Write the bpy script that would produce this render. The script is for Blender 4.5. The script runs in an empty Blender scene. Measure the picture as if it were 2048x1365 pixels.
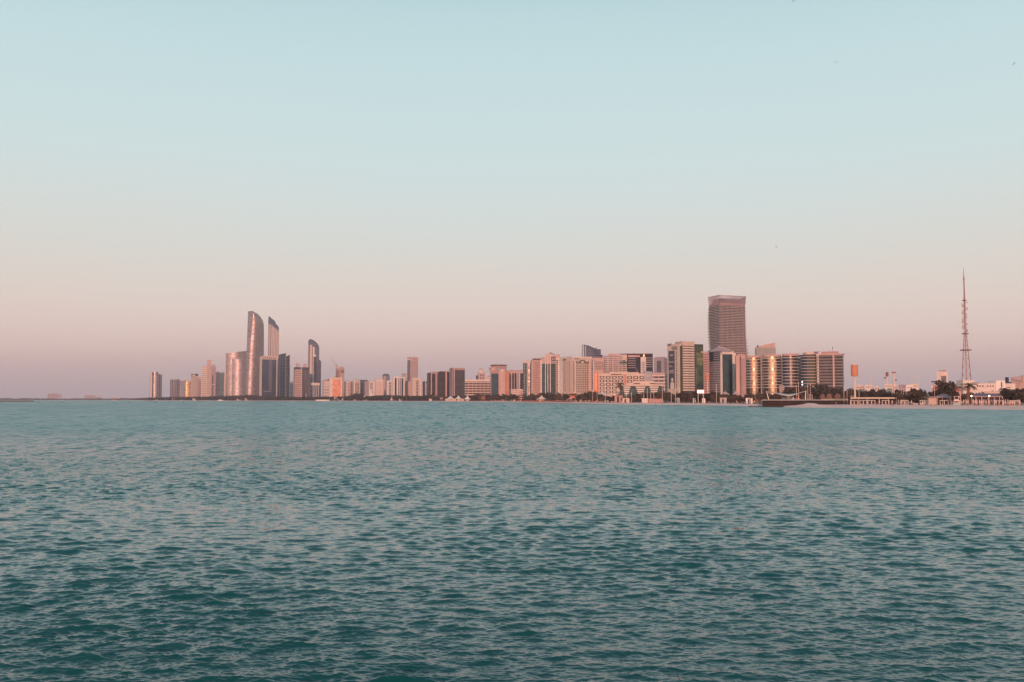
import bpy, bmesh, math, random
import numpy as np
from mathutils import Vector, Matrix
R = math.radians
random.seed(7)
scene = bpy.context.scene
COL = scene.collection

# ------------------------------------------------------------------ camera
FPX = 2000.0                       # focal length in pixels of the 2048 px wide photograph
HOR = 799.3                        # row of the horizon
CAMH = 5.0
PITCH = math.atan((HOR - 682.5) / FPX)
cam_d = bpy.data.cameras.new('camera')
cam_d.sensor_width = 36.0
cam_d.lens = 36.0 * FPX / 2048.0
cam_d.clip_start = 0.1
cam_d.clip_end = 120000.0
cam = bpy.data.objects.new('camera', cam_d)
cam.location = (0, 0, CAMH)
cam.rotation_euler = (R(90) + PITCH, 0, 0)
COL.objects.link(cam)
scene.camera = cam

# ------------------------------------------------------------------ sky, sun, exposure
SUN_EL, SUN_AZ = 8.5, 186.0        # azimuth where the sun stands, clockwise from +Y (behind the camera)
world = bpy.data.worlds.new('World'); scene.world = world
world.use_nodes = True
nt = world.node_tree; nt.nodes.clear()
def N(t, **kw):
    n = nt.nodes.new(t)
    for k, v in kw.items(): setattr(n, k, v)
    return n
sky = N('ShaderNodeTexSky', sky_type='NISHITA', sun_disc=False)
sky.sun_elevation = R(SUN_EL); sky.sun_rotation = R(SUN_AZ)
sky.altitude = 0; sky.air_density = 1.0; sky.dust_density = 2.0; sky.ozone_density = 1.5
tc = N('ShaderNodeTexCoord'); sep = N('ShaderNodeSeparateXYZ')
nt.links.new(tc.outputs['Generated'], sep.inputs[0])
asn = N('ShaderNodeMath', operation='ARCSINE'); nt.links.new(sep.outputs['Z'], asn.inputs[0])
# slow wobble of the twilight bands with azimuth
mr = N('ShaderNodeMapRange'); mr.inputs['From Min'].default_value = 0.0; mr.inputs['From Max'].default_value = R(90)
wmap = N('ShaderNodeMapping'); wmap.inputs['Scale'].default_value = (2.2, 2.2, 9.0); wn = N('ShaderNodeTexNoise'); wn.inputs['Scale'].default_value = 1.0; wn.inputs['Detail'].default_value = 3
nt.links.new(tc.outputs['Generated'], wmap.inputs[0]); nt.links.new(wmap.outputs[0], wn.inputs['Vector'])
wob = N('ShaderNodeMath', operation='MULTIPLY_ADD'); wob.inputs[1].default_value = .035; wob.inputs[2].default_value = -.0175; nt.links.new(wn.outputs['Fac'], wob.inputs[0])
wad = N('ShaderNodeMath', operation='ADD'); nt.links.new(asn.outputs[0], wad.inputs[0]); nt.links.new(wob.outputs[0], wad.inputs[1])
nt.links.new(wad.outputs[0], mr.inputs['Value'])
ramp = N('ShaderNodeValToRGB'); ramp.color_ramp.interpolation = 'B_SPLINE'
def lin(c): return tuple(((v/255.0 + .055)/1.055)**2.4 if v/255.0 > .04045 else v/255.0/12.92 for v in c)
SKY = [(0, (186, 171, 181)), (1.0, (204, 181, 184)), (2.0, (224, 195, 191)), (3.0, (235, 206, 198)), (4.3, (239, 217, 207)), (6.0, (235, 222, 212)),
       (8.0, (228, 225, 217)), (10.5, (221, 229, 226)), (13.5, (213, 232, 232)), (17.5, (207, 230, 233)), (22.5, (192, 224, 228)), (40, (150, 180, 196)), (90, (110, 140, 165))]
el = ramp.color_ramp.elements
while len(el) > 1: el.remove(el[-1])
for i, (deg, c) in enumerate(SKY):
    e = el[0] if i == 0 else el.new(deg / 90.0)
    e.position = deg / 90.0; e.color = (*lin(c), 1)
nt.links.new(mr.outputs[0], ramp.inputs[0])
# dusk band: a little more mauve to the left, pinker to the right
mixs = N('ShaderNodeMixRGB'); mixs.inputs[0].default_value = 0.93
nsc = N('ShaderNodeMixRGB', blend_type='MULTIPLY'); nsc.inputs[0].default_value = 1; nsc.inputs[2].default_value = (.1, .1, .1, 1)
nt.links.new(sky.outputs[0], nsc.inputs[1])
nt.links.new(nsc.outputs[0], mixs.inputs[1]); nt.links.new(ramp.outputs[0], mixs.inputs[2])
bg = N('ShaderNodeBackground'); bg.inputs['Strength'].default_value = 1.0
wo = N('ShaderNodeOutputWorld')
nt.links.new(mixs.outputs[0], bg.inputs[0]); nt.links.new(bg.outputs[0], wo.inputs[0])

sun_d = bpy.data.lights.new('sun', 'SUN'); sun_d.energy = 3.8; sun_d.angle = R(0.6); sun_d.color = (1.0, 0.50, 0.37)
sun = bpy.data.objects.new('sun', sun_d); COL.objects.link(sun)
_az = R(SUN_AZ)
SUNDIR = Vector((math.sin(_az)*math.cos(R(SUN_EL)), math.cos(_az)*math.cos(R(SUN_EL)), math.sin(R(SUN_EL))))
sun.rotation_euler = SUNDIR.to_track_quat('Z', 'Y').to_euler()
sun.location = (0, -50, 60)
scene.view_settings.view_transform = 'Standard'; scene.view_settings.look = 'None'
scene.cycles.use_denoising = True; scene.cycles.sample_clamp_direct = 4.0; scene.cycles.sample_clamp_indirect = 4.0
scene.view_settings.exposure = 0.0; scene.view_settings.gamma = 1.0

# ------------------------------------------------------------------ projection of photograph pixels to places
_c, _s = math.cos(PITCH), math.sin(PITCH)
def zat(py, D):
    v = -(py - 682.5)/FPX
    return CAMH + D*(_s + _c*v)/(_c - _s*v)
def xat(px, D, py=760):
    v = -(py - 682.5)/FPX
    return (px-1024)/FPX * D/(_c - _s*v)
def uat(px): return (px-1024)/FPX/(_c + _s*0.0388)
ZG = 1.6                            # height of the land behind the beach
D0T = [(-700, 5200), (255, 5000), (300, 4000), (500, 3450), (650, 3000), (750, 2650), (850, 2300), (950, 2050), (1050, 1700), (1140, 1330), (1250, 1000),
       (1400, 860), (1500, 640), (1680, 585), (1900, 520), (2048, 480), (2400, 410)]
def D0(px): return float(np.interp(px, [a for a, b in D0T], [b for a, b in D0T]))

# ------------------------------------------------------------------ materials
MATS = {}
def _mat(name):
    m = bpy.data.materials.new(name); m.use_nodes = True
    return m, m.node_tree, m.node_tree.nodes['Principled BSDF']
def wall(c, rough=.85, var=.10, scale=.15, name='plaster'):
    key = ('w', c, rough, var)
    if key in MATS: return MATS[key]
    m, t, p = _mat(name)
    tc = t.nodes.new('ShaderNodeTexCoord'); n = t.nodes.new('ShaderNodeTexNoise')
    n.inputs['Scale'].default_value = scale; n.inputs['Detail'].default_value = 4
    r = t.nodes.new('ShaderNodeMapRange'); r.inputs['From Min'].default_value = .3; r.inputs['From Max'].default_value = .7
    r.inputs['To Min'].default_value = 1-var; r.inputs['To Max'].default_value = 1+var
    mx = t.nodes.new('ShaderNodeVectorMath'); mx.operation = 'SCALE'; mx.inputs[0].default_value = c
    t.links.new(tc.outputs['Object'], n.inputs['Vector']); t.links.new(n.outputs['Fac'], r.inputs['Value'])
    t.links.new(r.outputs[0], mx.inputs['Scale']); t.links.new(mx.outputs[0], p.inputs['Base Color'])
    p.inputs['Roughness'].default_value = rough; p.inputs['Specular IOR Level'].default_value = .12
    MATS[key] = m
    return m
def glass(c, rough=.22, metal=.35, pane=(3.0, 3.4), var=.35, name='glass_cladding'):
    key = ('g', c, rough, metal, pane)
    if key in MATS: return MATS[key]
    m, t, p = _mat(name)
    tc = t.nodes.new('ShaderNodeTexCoord'); sp = t.nodes.new('ShaderNodeSeparateXYZ'); t.links.new(tc.outputs['Object'], sp.inputs[0])
    ad = t.nodes.new('ShaderNodeMath'); ad.operation = 'ADD'; t.links.new(sp.outputs[0], ad.inputs[0]); t.links.new(sp.outputs[1], ad.inputs[1])
    d1 = t.nodes.new('ShaderNodeMath'); d1.operation = 'DIVIDE'; d1.inputs[1].default_value = pane[0]; t.links.new(ad.outputs[0], d1.inputs[0])
    f1 = t.nodes.new('ShaderNodeMath'); f1.operation = 'FLOOR'; t.links.new(d1.outputs[0], f1.inputs[0])
    d2 = t.nodes.new('ShaderNodeMath'); d2.operation = 'DIVIDE'; d2.inputs[1].default_value = pane[1]; t.links.new(sp.outputs[2], d2.inputs[0])
    f2 = t.nodes.new('ShaderNodeMath'); f2.operation = 'FLOOR'; t.links.new(d2.outputs[0], f2.inputs[0])
    cb = t.nodes.new('ShaderNodeCombineXYZ'); t.links.new(f1.outputs[0], cb.inputs[0]); t.links.new(f2.outputs[0], cb.inputs[1])
    wn = t.nodes.new('ShaderNodeTexWhiteNoise'); wn.noise_dimensions = '3D'; t.links.new(cb.outputs[0], wn.inputs['Vector'])
    r = t.nodes.new('ShaderNodeMapRange'); r.inputs['To Min'].default_value = 1-var; r.inputs['To Max'].default_value = 1+var
    t.links.new(wn.outputs['Value'], r.inputs['Value'])
    mx = t.nodes.new('ShaderNodeVectorMath'); mx.operation = 'SCALE'; mx.inputs[0].default_value = c
    t.links.new(r.outputs[0], mx.inputs['Scale']); t.links.new(mx.outputs[0], p.inputs['Base Color'])
    rr = t.nodes.new('ShaderNodeMapRange'); rr.inputs['To Min'].default_value = rough*.6; rr.inputs['To Max'].default_value = rough*1.4
    t.links.new(wn.outputs['Color'], rr.inputs['Value']); t.links.new(rr.outputs[0], p.inputs['Roughness']); p.inputs['Metallic'].default_value = metal
    p.inputs['Specular IOR Level'].default_value = .6
    MATS[key] = m
    return m
def emit(c, s, name='lit_lamp'):
    m, t, p = _mat(name)
    p.inputs['Emission Color'].default_value = (*c, 1); p.inputs['Emission Strength'].default_value = s
    return m

CREAM = wall((.54, .42, .35)); PALE = wall((.62, .51, .45)); WHITE = wall((.72, .64, .59)); PINK = wall((.50, .33, .29)); ROSE = wall((.40, .24, .22))
TERRA = wall((.50, .20, .12)); MAUVE = wall((.32, .25, .27)); GREYW = wall((.36, .34, .35)); BROWN = wall((.075, .05, .05)); DKWALL = wall((.030, .026, .036))
ORANGE = wall((.56, .25, .15)); SANDST = wall((.50, .38, .31)); CONC = wall((.27, .25, .25)); METAL = wall((.5, .46, .44), rough=.5); REDP = wall((.5, .06, .05))
DARKM = wall((.022, .017, .02)); REDBROWN = wall((.25, .10, .09))
WIN = glass((.020, .018, .025), .05, 0); WINP = glass((.09, .065, .07), .2, 0); WINB = glass((.06, .08, .11), .05, 0)
NAVY = glass((.026, .038, .070), .05, 0); BLUEG = glass((.065, .085, .13), .05, .1); TEAL = glass((.020, .050, .060), .05, 0); GREEN = glass((.040, .062, .030), .05, 0)
STEEL = glass((.28, .25, .26), .45, .5); BRONZE = glass((.31, .235, .22), .46, .5); GREYG = glass((.12, .115, .13), .05, .1); GLINT_GOLD = glass((.55, .32, .16), .46, .8)  # the gold tint paints sun glints into the glass colour
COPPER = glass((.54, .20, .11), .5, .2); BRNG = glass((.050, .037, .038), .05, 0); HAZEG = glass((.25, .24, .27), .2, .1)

# ------------------------------------------------------------------ mesh helpers
def link(o, parent=None):
    COL.objects.link(o)
    if parent is not None: o.parent = parent
    return o
def tagged(o, label, cat=None, group=None, kind=None):
    if label: o['label'] = label
    if cat: o['category'] = cat
    if group: o['group'] = group
    if kind: o['kind'] = kind
    return o
def empty(name, loc, rz=0, label=None, cat=None, group=None):
    o = bpy.data.objects.new(name, None); o.location = loc; o.rotation_euler = (0, 0, rz); o.empty_display_size = 2
    link(o); return tagged(o, label, cat, group)
class MB:
    """collects faces of ONE part, then builds it as one mesh object"""
    def __init__(s): s.v = []; s.f = []
    def add(s, vs, fs):
        n = len(s.v); s.v += [tuple(v) for v in vs]; s.f += [tuple(i+n for i in f) for f in fs]
        return s
    def box(s, x0, x1, y0, y1, z0, z1):
        return s.add([(x0,y0,z0),(x1,y0,z0),(x1,y1,z0),(x0,y1,z0),(x0,y0,z1),(x1,y0,z1),(x1,y1,z1),(x0,y1,z1)],
                     [(0,3,2,1),(4,5,6,7),(0,1,5,4),(1,2,6,5),(2,3,7,6),(3,0,4,7)])
    def prism(s, pts, z0, z1, top=None):
        """pts counter-clockwise; z1 a number or a function of (x,y)"""
        n = len(pts); tp = top or pts
        zf = z1 if callable(z1) else (lambda x, y: z1)
        vs = [(x, y, z0) for x, y in pts] + [(x, y, zf(x, y)) for x, y in tp]
        return s.add(vs, [tuple(reversed(range(n))), tuple(range(n, 2*n))] + [(i, (i+1) % n, n+(i+1) % n, n+i) for i in range(n)])
    def cyl(s, cx, cy, z0, z1, r0, r1=None, n=16):
        r1 = r0 if r1 is None else r1
        a = [2*math.pi*i/n for i in range(n)]
        return s.prism([(cx+r0*math.cos(t), cy+r0*math.sin(t)) for t in a], z0, z1, [(cx+r1*math.cos(t), cy+r1*math.sin(t)) for t in a])
    def bar(s, p, q, w, w2=None):
        p = Vector(p); q = Vector(q); d = (q-p)
        if d.length < 1e-6: return s
        d.normalize(); a = d.cross(Vector((0,0,1)))
        if a.length < .05: a = d.cross(Vector((1,0,0)))
        a.normalize(); b = d.cross(a); w2 = w if w2 is None else w2
        vs = []
        for c, h in ((p, w/2), (q, w2/2)):
            for sa, sb in ((-1,-1),(1,-1),(1,1),(-1,1)): vs.append(c + a*sa*h + b*sb*h)
        return s.add(vs, [(3,2,1,0),(4,5,6,7),(0,1,5,4),(1,2,6,5),(2,3,7,6),(3,0,4,7)])
    def lathe(s, prof, n=16, cx=0, cy=0):
        vs = []; fs = []
        for r, z in prof:
            for i in range(n):
                t = 2*math.pi*i/n; vs.append((cx+r*math.cos(t), cy+r*math.sin(t), z))
        for k in range(len(prof)-1):
            for i in range(n): fs.append((k*n+i, k*n+(i+1) % n, (k+1)*n+(i+1) % n, (k+1)*n+i))
        fs.append(tuple(reversed(range(n)))); fs.append(tuple(range((len(prof)-1)*n, len(prof)*n)))
        return s.add(vs, fs)
    def mesh(s, name, mat, smooth=False):
        me = bpy.data.meshes.new(name); me.from_pydata(s.v, [], s.f)
        me.materials.append(mat)
        bm = bmesh.new(); bm.from_mesh(me); bmesh.ops.recalc_face_normals(bm, faces=bm.faces); bm.to_mesh(me); bm.free()
        if smooth: me.polygons.foreach_set('use_smooth', [True]*len(me.polygons))
        me.update(); return me
    def build(s, name, mat, parent=None, smooth=False, loc=None):
        o = bpy.data.objects.new(name, s.mesh(name, mat, smooth))
        if loc: o.location = loc
        return link(o, parent)
def inst(name, me, parent, loc=(0,0,0), rz=0, sc=None):
    o = bpy.data.objects.new(name, me); o.location = loc; o.rotation_euler = (0,0,rz)
    if sc: o.scale = sc
    return link(o, parent)
def copy_tree(o, loc, rz=0, sc=None, label=None, group=None, cat=None):
    c = o.copy(); COL.objects.link(c); c.location = loc; c.rotation_euler = (0,0,rz)
    if sc: c.scale = sc if not isinstance(sc, (int, float)) else (sc, sc, sc)
    tagged(c, label, cat, group)
    for ch in list(o.children):
        d = ch.copy(); COL.objects.link(d); d.parent = c
        for g in list(ch.children):
            e = g.copy(); COL.objects.link(e); e.parent = d
    return c
# ------------------------------------------------------------------ sea
rng = np.random.default_rng(11)
S_NEAR, S_CAP, S_MID, S_FAR = .10, 1.5, 2.0, 2.6
def sea_material():
    m, t, p = _mat('sea_water')
    p.inputs['Base Color'].default_value = (.003, .056, .058, 1)
    p.inputs['Roughness'].default_value = .06; p.inputs['IOR'].default_value = 1.333
    p.inputs['Specular IOR Level'].default_value = .5
    geo = t.nodes.new('ShaderNodeNewGeometry')
    def noise(sx, sy, rot, detail, rough=.55, typ='FBM'):
        mp = t.nodes.new('ShaderNodeMapping'); mp.inputs['Scale'].default_value = (sx, sy, 1); mp.inputs['Rotation'].default_value = (0, 0, R(rot))
        n = t.nodes.new('ShaderNodeTexNoise'); n.inputs['Scale'].default_value = 1; n.inputs['Detail'].default_value = detail; n.inputs['Roughness'].default_value = rough
        t.links.new(geo.outputs['Position'], mp.inputs[0]); t.links.new(mp.outputs[0], n.inputs['Vector']); return n
    def math_(op, a, b):
        n = t.nodes.new('ShaderNodeMath'); n.operation = op
        for i, v in enumerate((a, b)):
            if isinstance(v, (int, float)): n.inputs[i].default_value = v
            else: t.links.new(v, n.inputs[i])
        return n.outputs[0]
    def slope(n, amp):
        v = t.nodes.new('ShaderNodeVectorMath'); v.operation = 'SUBTRACT'; t.links.new(n.outputs['Color'], v.inputs[0]); v.inputs[1].default_value = (.5, .5, .5)
        w = t.nodes.new('ShaderNodeVectorMath'); w.operation = 'SCALE'; t.links.new(v.outputs[0], w.inputs[0])
        if isinstance(amp, (int, float)): w.inputs['Scale'].default_value = amp
        else: t.links.new(amp, w.inputs['Scale'])
        return w.outputs[0]
    def vadd(a, b):
        v = t.nodes.new('ShaderNodeVectorMath'); v.operation = 'ADD'; t.links.new(a, v.inputs[0]); t.links.new(b, v.inputs[1]); return v.outputs[0]
    ln = t.nodes.new('ShaderNodeVectorMath'); ln.operation = 'LENGTH'; t.links.new(geo.outputs['Position'], ln.inputs[0])
    def ramp_(d0, d1, a0, a1):
        r = t.nodes.new('ShaderNodeMapRange'); r.inputs['From Min'].default_value = d0; r.inputs['From Max'].default_value = d1
        r.inputs['To Min'].default_value = a0; r.inputs['To Max'].default_value = a1; t.links.new(ln.outputs['Value'], r.inputs['Value']); return r.outputs[0]
    gn = noise(.020, .008, 6, 3)         # gust patches
    gust = t.nodes.new('ShaderNodeMapRange'); gust.inputs['From Min'].default_value = .3; gust.inputs['From Max'].default_value = .7
    gust.inputs['To Min'].default_value = .7; gust.inputs['To Max'].default_value = 1.25; t.links.new(gn.outputs['Fac'], gust.inputs['Value'])
    # capillary ripples everywhere; the wavelets that the mesh no longer carries come in with distance
    s1 = slope(noise(3.5, 7.0, 12, 3, .6), math_('MULTIPLY', ramp_(20, 90, S_NEAR, S_CAP), gust.outputs[0]))
    s2 = slope(noise(1.3, 3.2, 8, 3, .6), ramp_(25, 110, 0, S_MID))
    s3 = slope(noise(1.3, .26, 5, 3, .65), ramp_(45, 130, 0, S_FAR))        # wave groups, longer and longer
    s4 = slope(noise(.50, .055, 4, 3, .65), ramp_(120, 330, 0, S_FAR))
    s5 = slope(noise(.18, .012, 3, 2, .65), ramp_(330, 900, 0, S_FAR))
    tot = vadd(vadd(vadd(vadd(s1, s2), s3), s4), s5)
    fl = t.nodes.new('ShaderNodeVectorMath'); fl.operation = 'MULTIPLY'; t.links.new(tot, fl.inputs[0]); fl.inputs[1].default_value = (1, 1, 0)
    nn = t.nodes.new('ShaderNodeVectorMath'); nn.operation = 'NORMALIZE'; t.links.new(vadd(geo.outputs['Normal'], fl.outputs[0]), nn.inputs[0])
    t.links.new(nn.outputs[0], p.inputs['Normal'])
    # shallows over pale sand, plus lost sky reflection painted in: turquoise brightens with distance
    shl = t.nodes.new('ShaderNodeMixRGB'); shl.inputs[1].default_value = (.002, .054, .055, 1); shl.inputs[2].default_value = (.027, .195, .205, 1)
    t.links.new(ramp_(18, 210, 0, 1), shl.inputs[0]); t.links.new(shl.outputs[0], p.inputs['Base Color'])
    # wavelets too small to resolve act as roughness
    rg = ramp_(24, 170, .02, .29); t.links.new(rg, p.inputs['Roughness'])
    return m
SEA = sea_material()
def sea_mesh():
    # waves: a sum of travelling wavelets with directions spread about the wind, sharpened at the crests
    rows_y = np.concatenate([np.geomspace(3600, 1475, 130), np.linspace(1470, 1000, 740), np.linspace(999.5, 830, 430), np.linspace(829.5, 806, 60)])
    dist = CAMH*FPX/(rows_y-HOR)
    dist = np.concatenate([dist, np.array([1700, 2000, 2500, 3200, 4200, 6000, 9000, 15000, 30000, 60000])])
    side = np.geomspace(1206, 9000, 190)
    ang = np.arctan(np.concatenate([-side[::-1], np.linspace(-1200, 1200, 1800), side])/FPX)
    nr, nc = len(dist), len(ang)
    A, Dd = np.meshgrid(ang, dist)
    X = (Dd*np.tan(A)).astype(np.float64); Y = Dd.astype(np.float64)
    cell = np.gradient(dist)[:, None]                    # metres between rows
    colw = np.abs(np.gradient(X, axis=1))                # metres between columns
    Z = np.zeros_like(X); dX = np.zeros_like(X); dY = np.zeros_like(X)
    nw = 200
    lam = np.exp(rng.uniform(math.log(.085), math.log(1.55), nw))
    th = np.where(rng.random(nw) < .65, R(263), R(290)) + rng.normal(0, 1, nw)*np.where(lam > .5, .30, .45)   # travelling towards the camera
    ph = rng.uniform(0, 2*math.pi, nw)
    k = 2*math.pi/lam
    s = .0245*np.where(lam > 1.0, .65, 1.0)       # slope of each wavelet
    amp = s/k
    grp = 1 + .20*np.sin(X*.11+.3*np.sin(Y*.05))*np.sin(Y*.17+1.3+.4*np.sin(X*.07)) + .12*np.sin(X*.37+Y*.21)
    for i in range(nw):
        kx, ky = k[i]*math.cos(th[i]), k[i]*math.sin(th[i])
        att = np.clip((lam[i]/cell - 1.6)/1.6, 0, 1)
        rows = att[:, 0] > 0
        if not rows.any(): continue
        P = kx*X[rows] + ky*Y[rows] + ph[i]
        a = amp[i]*att[rows]*np.clip(lam[i]/colw[rows]-1.2, 0, 1)*grp[rows]
        Z[rows] += a*np.cos(P); S = a*np.sin(P)
        dX[rows] -= 1.0*S*math.cos(th[i]); dY[rows] -= 1.0*S*math.sin(th[i])
    X += dX; Y += dY
    V = np.stack([X, Y, Z], -1).reshape(-1, 3)
    idx = np.arange(nr*nc).reshape(nr, nc)
    F = np.stack([idx[:-1, :-1], idx[:-1, 1:], idx[1:, 1:], idx[1:, :-1]], -1).reshape(-1, 4)
    # plain water beside and behind the camera, out to the same horizon
    e = 60000; t = 9000/FPX; y0 = dist[0]
    extra = np.array([[-t*y0, y0, 0], [t*y0, y0, 0], [-t*e, e, 0], [t*e, e, 0], [-e, e, 0], [e, e, 0], [-e, -e, 0], [e, -e, 0]], float)
    n = len(V); V = np.vstack([V, extra])
    F2 = np.array([[n+6, n+7, n+1, n+0], [n+6, n+0, n+2, n+4], [n+7, n+5, n+3, n+1]])
    F = np.vstack([F, F2])
    me = bpy.data.meshes.new('sea_water'); me.vertices.add(len(V)); me.vertices.foreach_set('co', V.astype(np.float32).ravel())
    me.loops.add(F.size); me.loops.foreach_set('vertex_index', F.astype(np.int32).ravel())
    me.polygons.add(len(F)); me.polygons.foreach_set('loop_start', np.arange(0, F.size, 4, dtype=np.int32))
    me.polygons.foreach_set('use_smooth', np.ones(len(F), bool))
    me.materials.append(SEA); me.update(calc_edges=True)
    return me
water = link(bpy.data.objects.new('water', sea_mesh())); water['kind'] = 'structure'
# ------------------------------------------------------------------ land
D0T[:] = [(-700, 7200), (250, 7000), (300, 4000), (500, 3450), (650, 3000), (750, 2650), (850, 2300), (950, 2050), (1050, 1700), (1140, 1330), (1250, 985),
          (1400, 872), (1490, 750), (1530, 685), (1585, 628), (1680, 590), (1900, 520), (2048, 480), (2400, 410), (3200, 350)]
def sheet(name, offs, zs, mat, seedn):
    r = random.Random(seedn)
    pxs = list(np.arange(-700, 3201, 12.0)); V = []; F = []
    for px in pxs:
        d = D0(px)
        if px < 262: pass
        for j, (o, z) in enumerate(zip(offs, zs)):
            D = d*(1) + o
            if abs(o) < 60: D += 2.2*math.sin(px*.031) + 1.4*math.sin(px*.11+1)
            zz = z + (r.uniform(-.06, .06) if 0 < o < 70 else 0)
            g = math.exp(-((px-1620)/17.0)**2)
            if 12 < o < 40: zz += 1.5*g
            V.append((uat(px)*D, D, zz))
    n = len(offs)
    for i in range(len(pxs)-1):
        for j in range(n-1): F.append((i*n+j, (i+1)*n+j, (i+1)*n+j+1, i*n+j+1))
    o = MB().add(V, F).build(name, mat); o['kind'] = 'structure'
    for p in o.data.polygons: p.use_smooth = True
    return o
SAND = wall((.78, .50, .43), rough=.95, var=.12, scale=.08, name='beach_sand')
GROUND = wall((.20, .15, .12), rough=.95, var=.35, scale=.03, name='dry_ground')
sheet('beach', [-6, 0, 5, 12, 22, 34, 50, 64], [-.7, .02, .45, .8, 1.05, 1.3, 1.5, 1.6], SAND, 3)
sheet('ground', [64, 300, 900, 3000, 12000, 50000], [1.6, 1.6, 1.6, 1.6, 1.6, 1.6], GROUND, 4)
# ------------------------------------------------------------------ buildings: a small kit
class Bld:
    """a building whose nearest corner stands at pixel column xc, D metres out; face F runs right of the corner, face L left of it"""
    def __init__(s, name, label, xl, xc, xr, yt, D, th=0, mat=None, cat='building', depth=None, zb=ZG, body=True, prof=None, group=None, bname='wall'):
        s.D = D; s.zb = zb; s.yt = yt
        u0 = uat(xc); s.u0 = u0; phi = math.atan(u0)
        s.a = R(th) - phi; s.X0 = u0*D
        s.root = empty(name, (s.X0, D, zb), s.a, label, cat, group)
        s.W = s.tx(xr) if xr > xc else 12.0
        s.L = s.ty(xl) if xl < xc - .2 else (depth or min(max(s.W, 12), 30))
        if depth and xl < xc-.2: s.L = depth
        s.H = zat(yt, D) - zb
        s.mat = mat
        if body:
            if prof:
                pts = [(s.tx(px), zat(py, D)-zb) for px, py in prof]
                vs = []; n = len(pts)
                for (x, z) in pts: vs += [(x, 0, 0), (x, 0, z), (x, s.L, z), (x, s.L, 0)]
                fs = []
                for i in range(n-1):
                    a, b = 4*i, 4*(i+1)
                    fs += [(a, b, b+1, a+1), (a+1, b+1, b+2, a+2), (a+2, b+2, b+3, a+3), (a+3, b+3, b, a)]
                fs += [(0, 1, 2, 3), (4*n-4, 4*n-1, 4*n-2, 4*n-3)]
                MB().add(vs, fs).build(bname, mat, s.root)
            else:
                MB().box(0, s.W, 0, s.L, 0, s.H).build(bname, mat, s.root)
                if cat == 'building' and s.H > 25:          # tanks, lift housings and aerials behind the parapet
                    q = random.Random(int(xc*10))
                    for i in range(3):
                        x, w, h = s.W*q.uniform(.1, .8), q.uniform(1.5, 4), q.uniform(.8, 2.4); y = s.L*q.uniform(.3, .7)
                        MB().box(x, x+w, y, y+w, s.H-.02, s.H+h).build('roof_unit', GREYW if i % 2 else MAUVE, s.root)
                    x = s.W*q.uniform(.2, .8); MB().box(x, x+.25, s.L*.4, s.L*.4+.25, s.H-.02, s.H+q.uniform(4, 8)).build('aerial', METAL, s.root)
    def tx(s, px):
        u = uat(px); return (u*s.D - s.X0)/(math.cos(s.a) - u*math.sin(s.a))
    def ty(s, px):
        u = uat(px); return (u*s.D - s.X0)/(-math.sin(s.a) - u*math.cos(s.a))
    def dep(s, face, t):
        return s.D + t*(math.sin(s.a) if face == 'F' else math.cos(s.a))
    def z(s, py, face='F', t=0): return zat(py, s.dep(face, t)) - s.zb
    def rng_(s, face, x0, x1):
        t0, t1 = (s.tx(x0), s.tx(x1)) if face == 'F' else (s.ty(x1), s.ty(x0))
        return min(t0, t1), max(t0, t1)
    def box(s, face, x0, x1, y0, y1, mat, name, out=.4, inn=.3, parent=None, back=None):
        """x0..x1, y0..y1 as measured on the photograph; the part stands out metres proud of the face"""
        t0, t1 = s.rng_(face, x0, x1); tm = (t0+t1)/2
        z0, z1 = max(0, s.z(y1, face, tm)), s.z(y0, face, tm)
        i = inn if back is None else back
        b = MB().box(t0, t1, -out, i, z0, z1) if face == 'F' else MB().box(-out, i, t0, t1, z0, z1)
        return b.build(name, mat, parent or s.root)
    def cap(s, x0, x1, y0, y1, mat, name, d0=.15, d1=.85, face='F'):
        """a block standing on the roof"""
        t0, t1 = s.rng_(face, x0, x1); z0, z1 = s.z(y1, face, 0)-.05, s.z(y0, face, 0)
        if face == 'F': return MB().box(t0, t1, s.L*d0, s.L*d1, z0, z1).build(name, mat, s.root)
        return MB().box(s.W*d0, s.W*d1, t0, t1, z0, z1).build(name, mat, s.root)
    def bands(s, face, x0, x1, y0, y1, n, duty, mat, name='floor_band', out=.5):
        """n level slabs, each one part"""
        t0, t1 = s.rng_(face, x0, x1); tm = (t0+t1)/2
        z0, z1 = max(0.2, s.z(y1, face, tm)), s.z(y0, face, tm); st = (z1-z0)/n; h = st*duty
        me = (MB().box(t0, t1, -out, .3, 0, h) if face == 'F' else MB().box(-out, .3, t0, t1, 0, h)).mesh(name, mat)
        for i in range(n): inst(name, me, s.root, (0, 0, z0 + i*st + (st-h)))
    def wrap(s, y0, y1, n, duty, mat, name='floor_slab', out=.6):
        z0, z1 = max(.2, s.z(y1)), s.z(y0); st = (z1-z0)/n; h = st*duty
        me = MB().box(-out, s.W+out, -out, s.L+out, 0, h).mesh(name, mat)
        for i in range(n): inst(name, me, s.root, (0, 0, z0+i*st+(st-h)))
    def cols(s, face, x0, x1, y0, y1, n, duty, mat, name='pillar', out=.5):
        t0, t1 = s.rng_(face, x0, x1); z0, z1 = max(0, s.z(y1)), s.z(y0); st = (t1-t0)/n; w = st*duty
        me = (MB().box(0, w, -out, .3, z0, z1) if face == 'F' else MB().box(-out, .3, 0, w, z0, z1)).mesh(name, mat)
        for i in range(n):
            q = t0 + i*st + (st-w)/2
            inst(name, me, s.root, (q, 0, 0) if face == 'F' else (0, q, 0))
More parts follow.
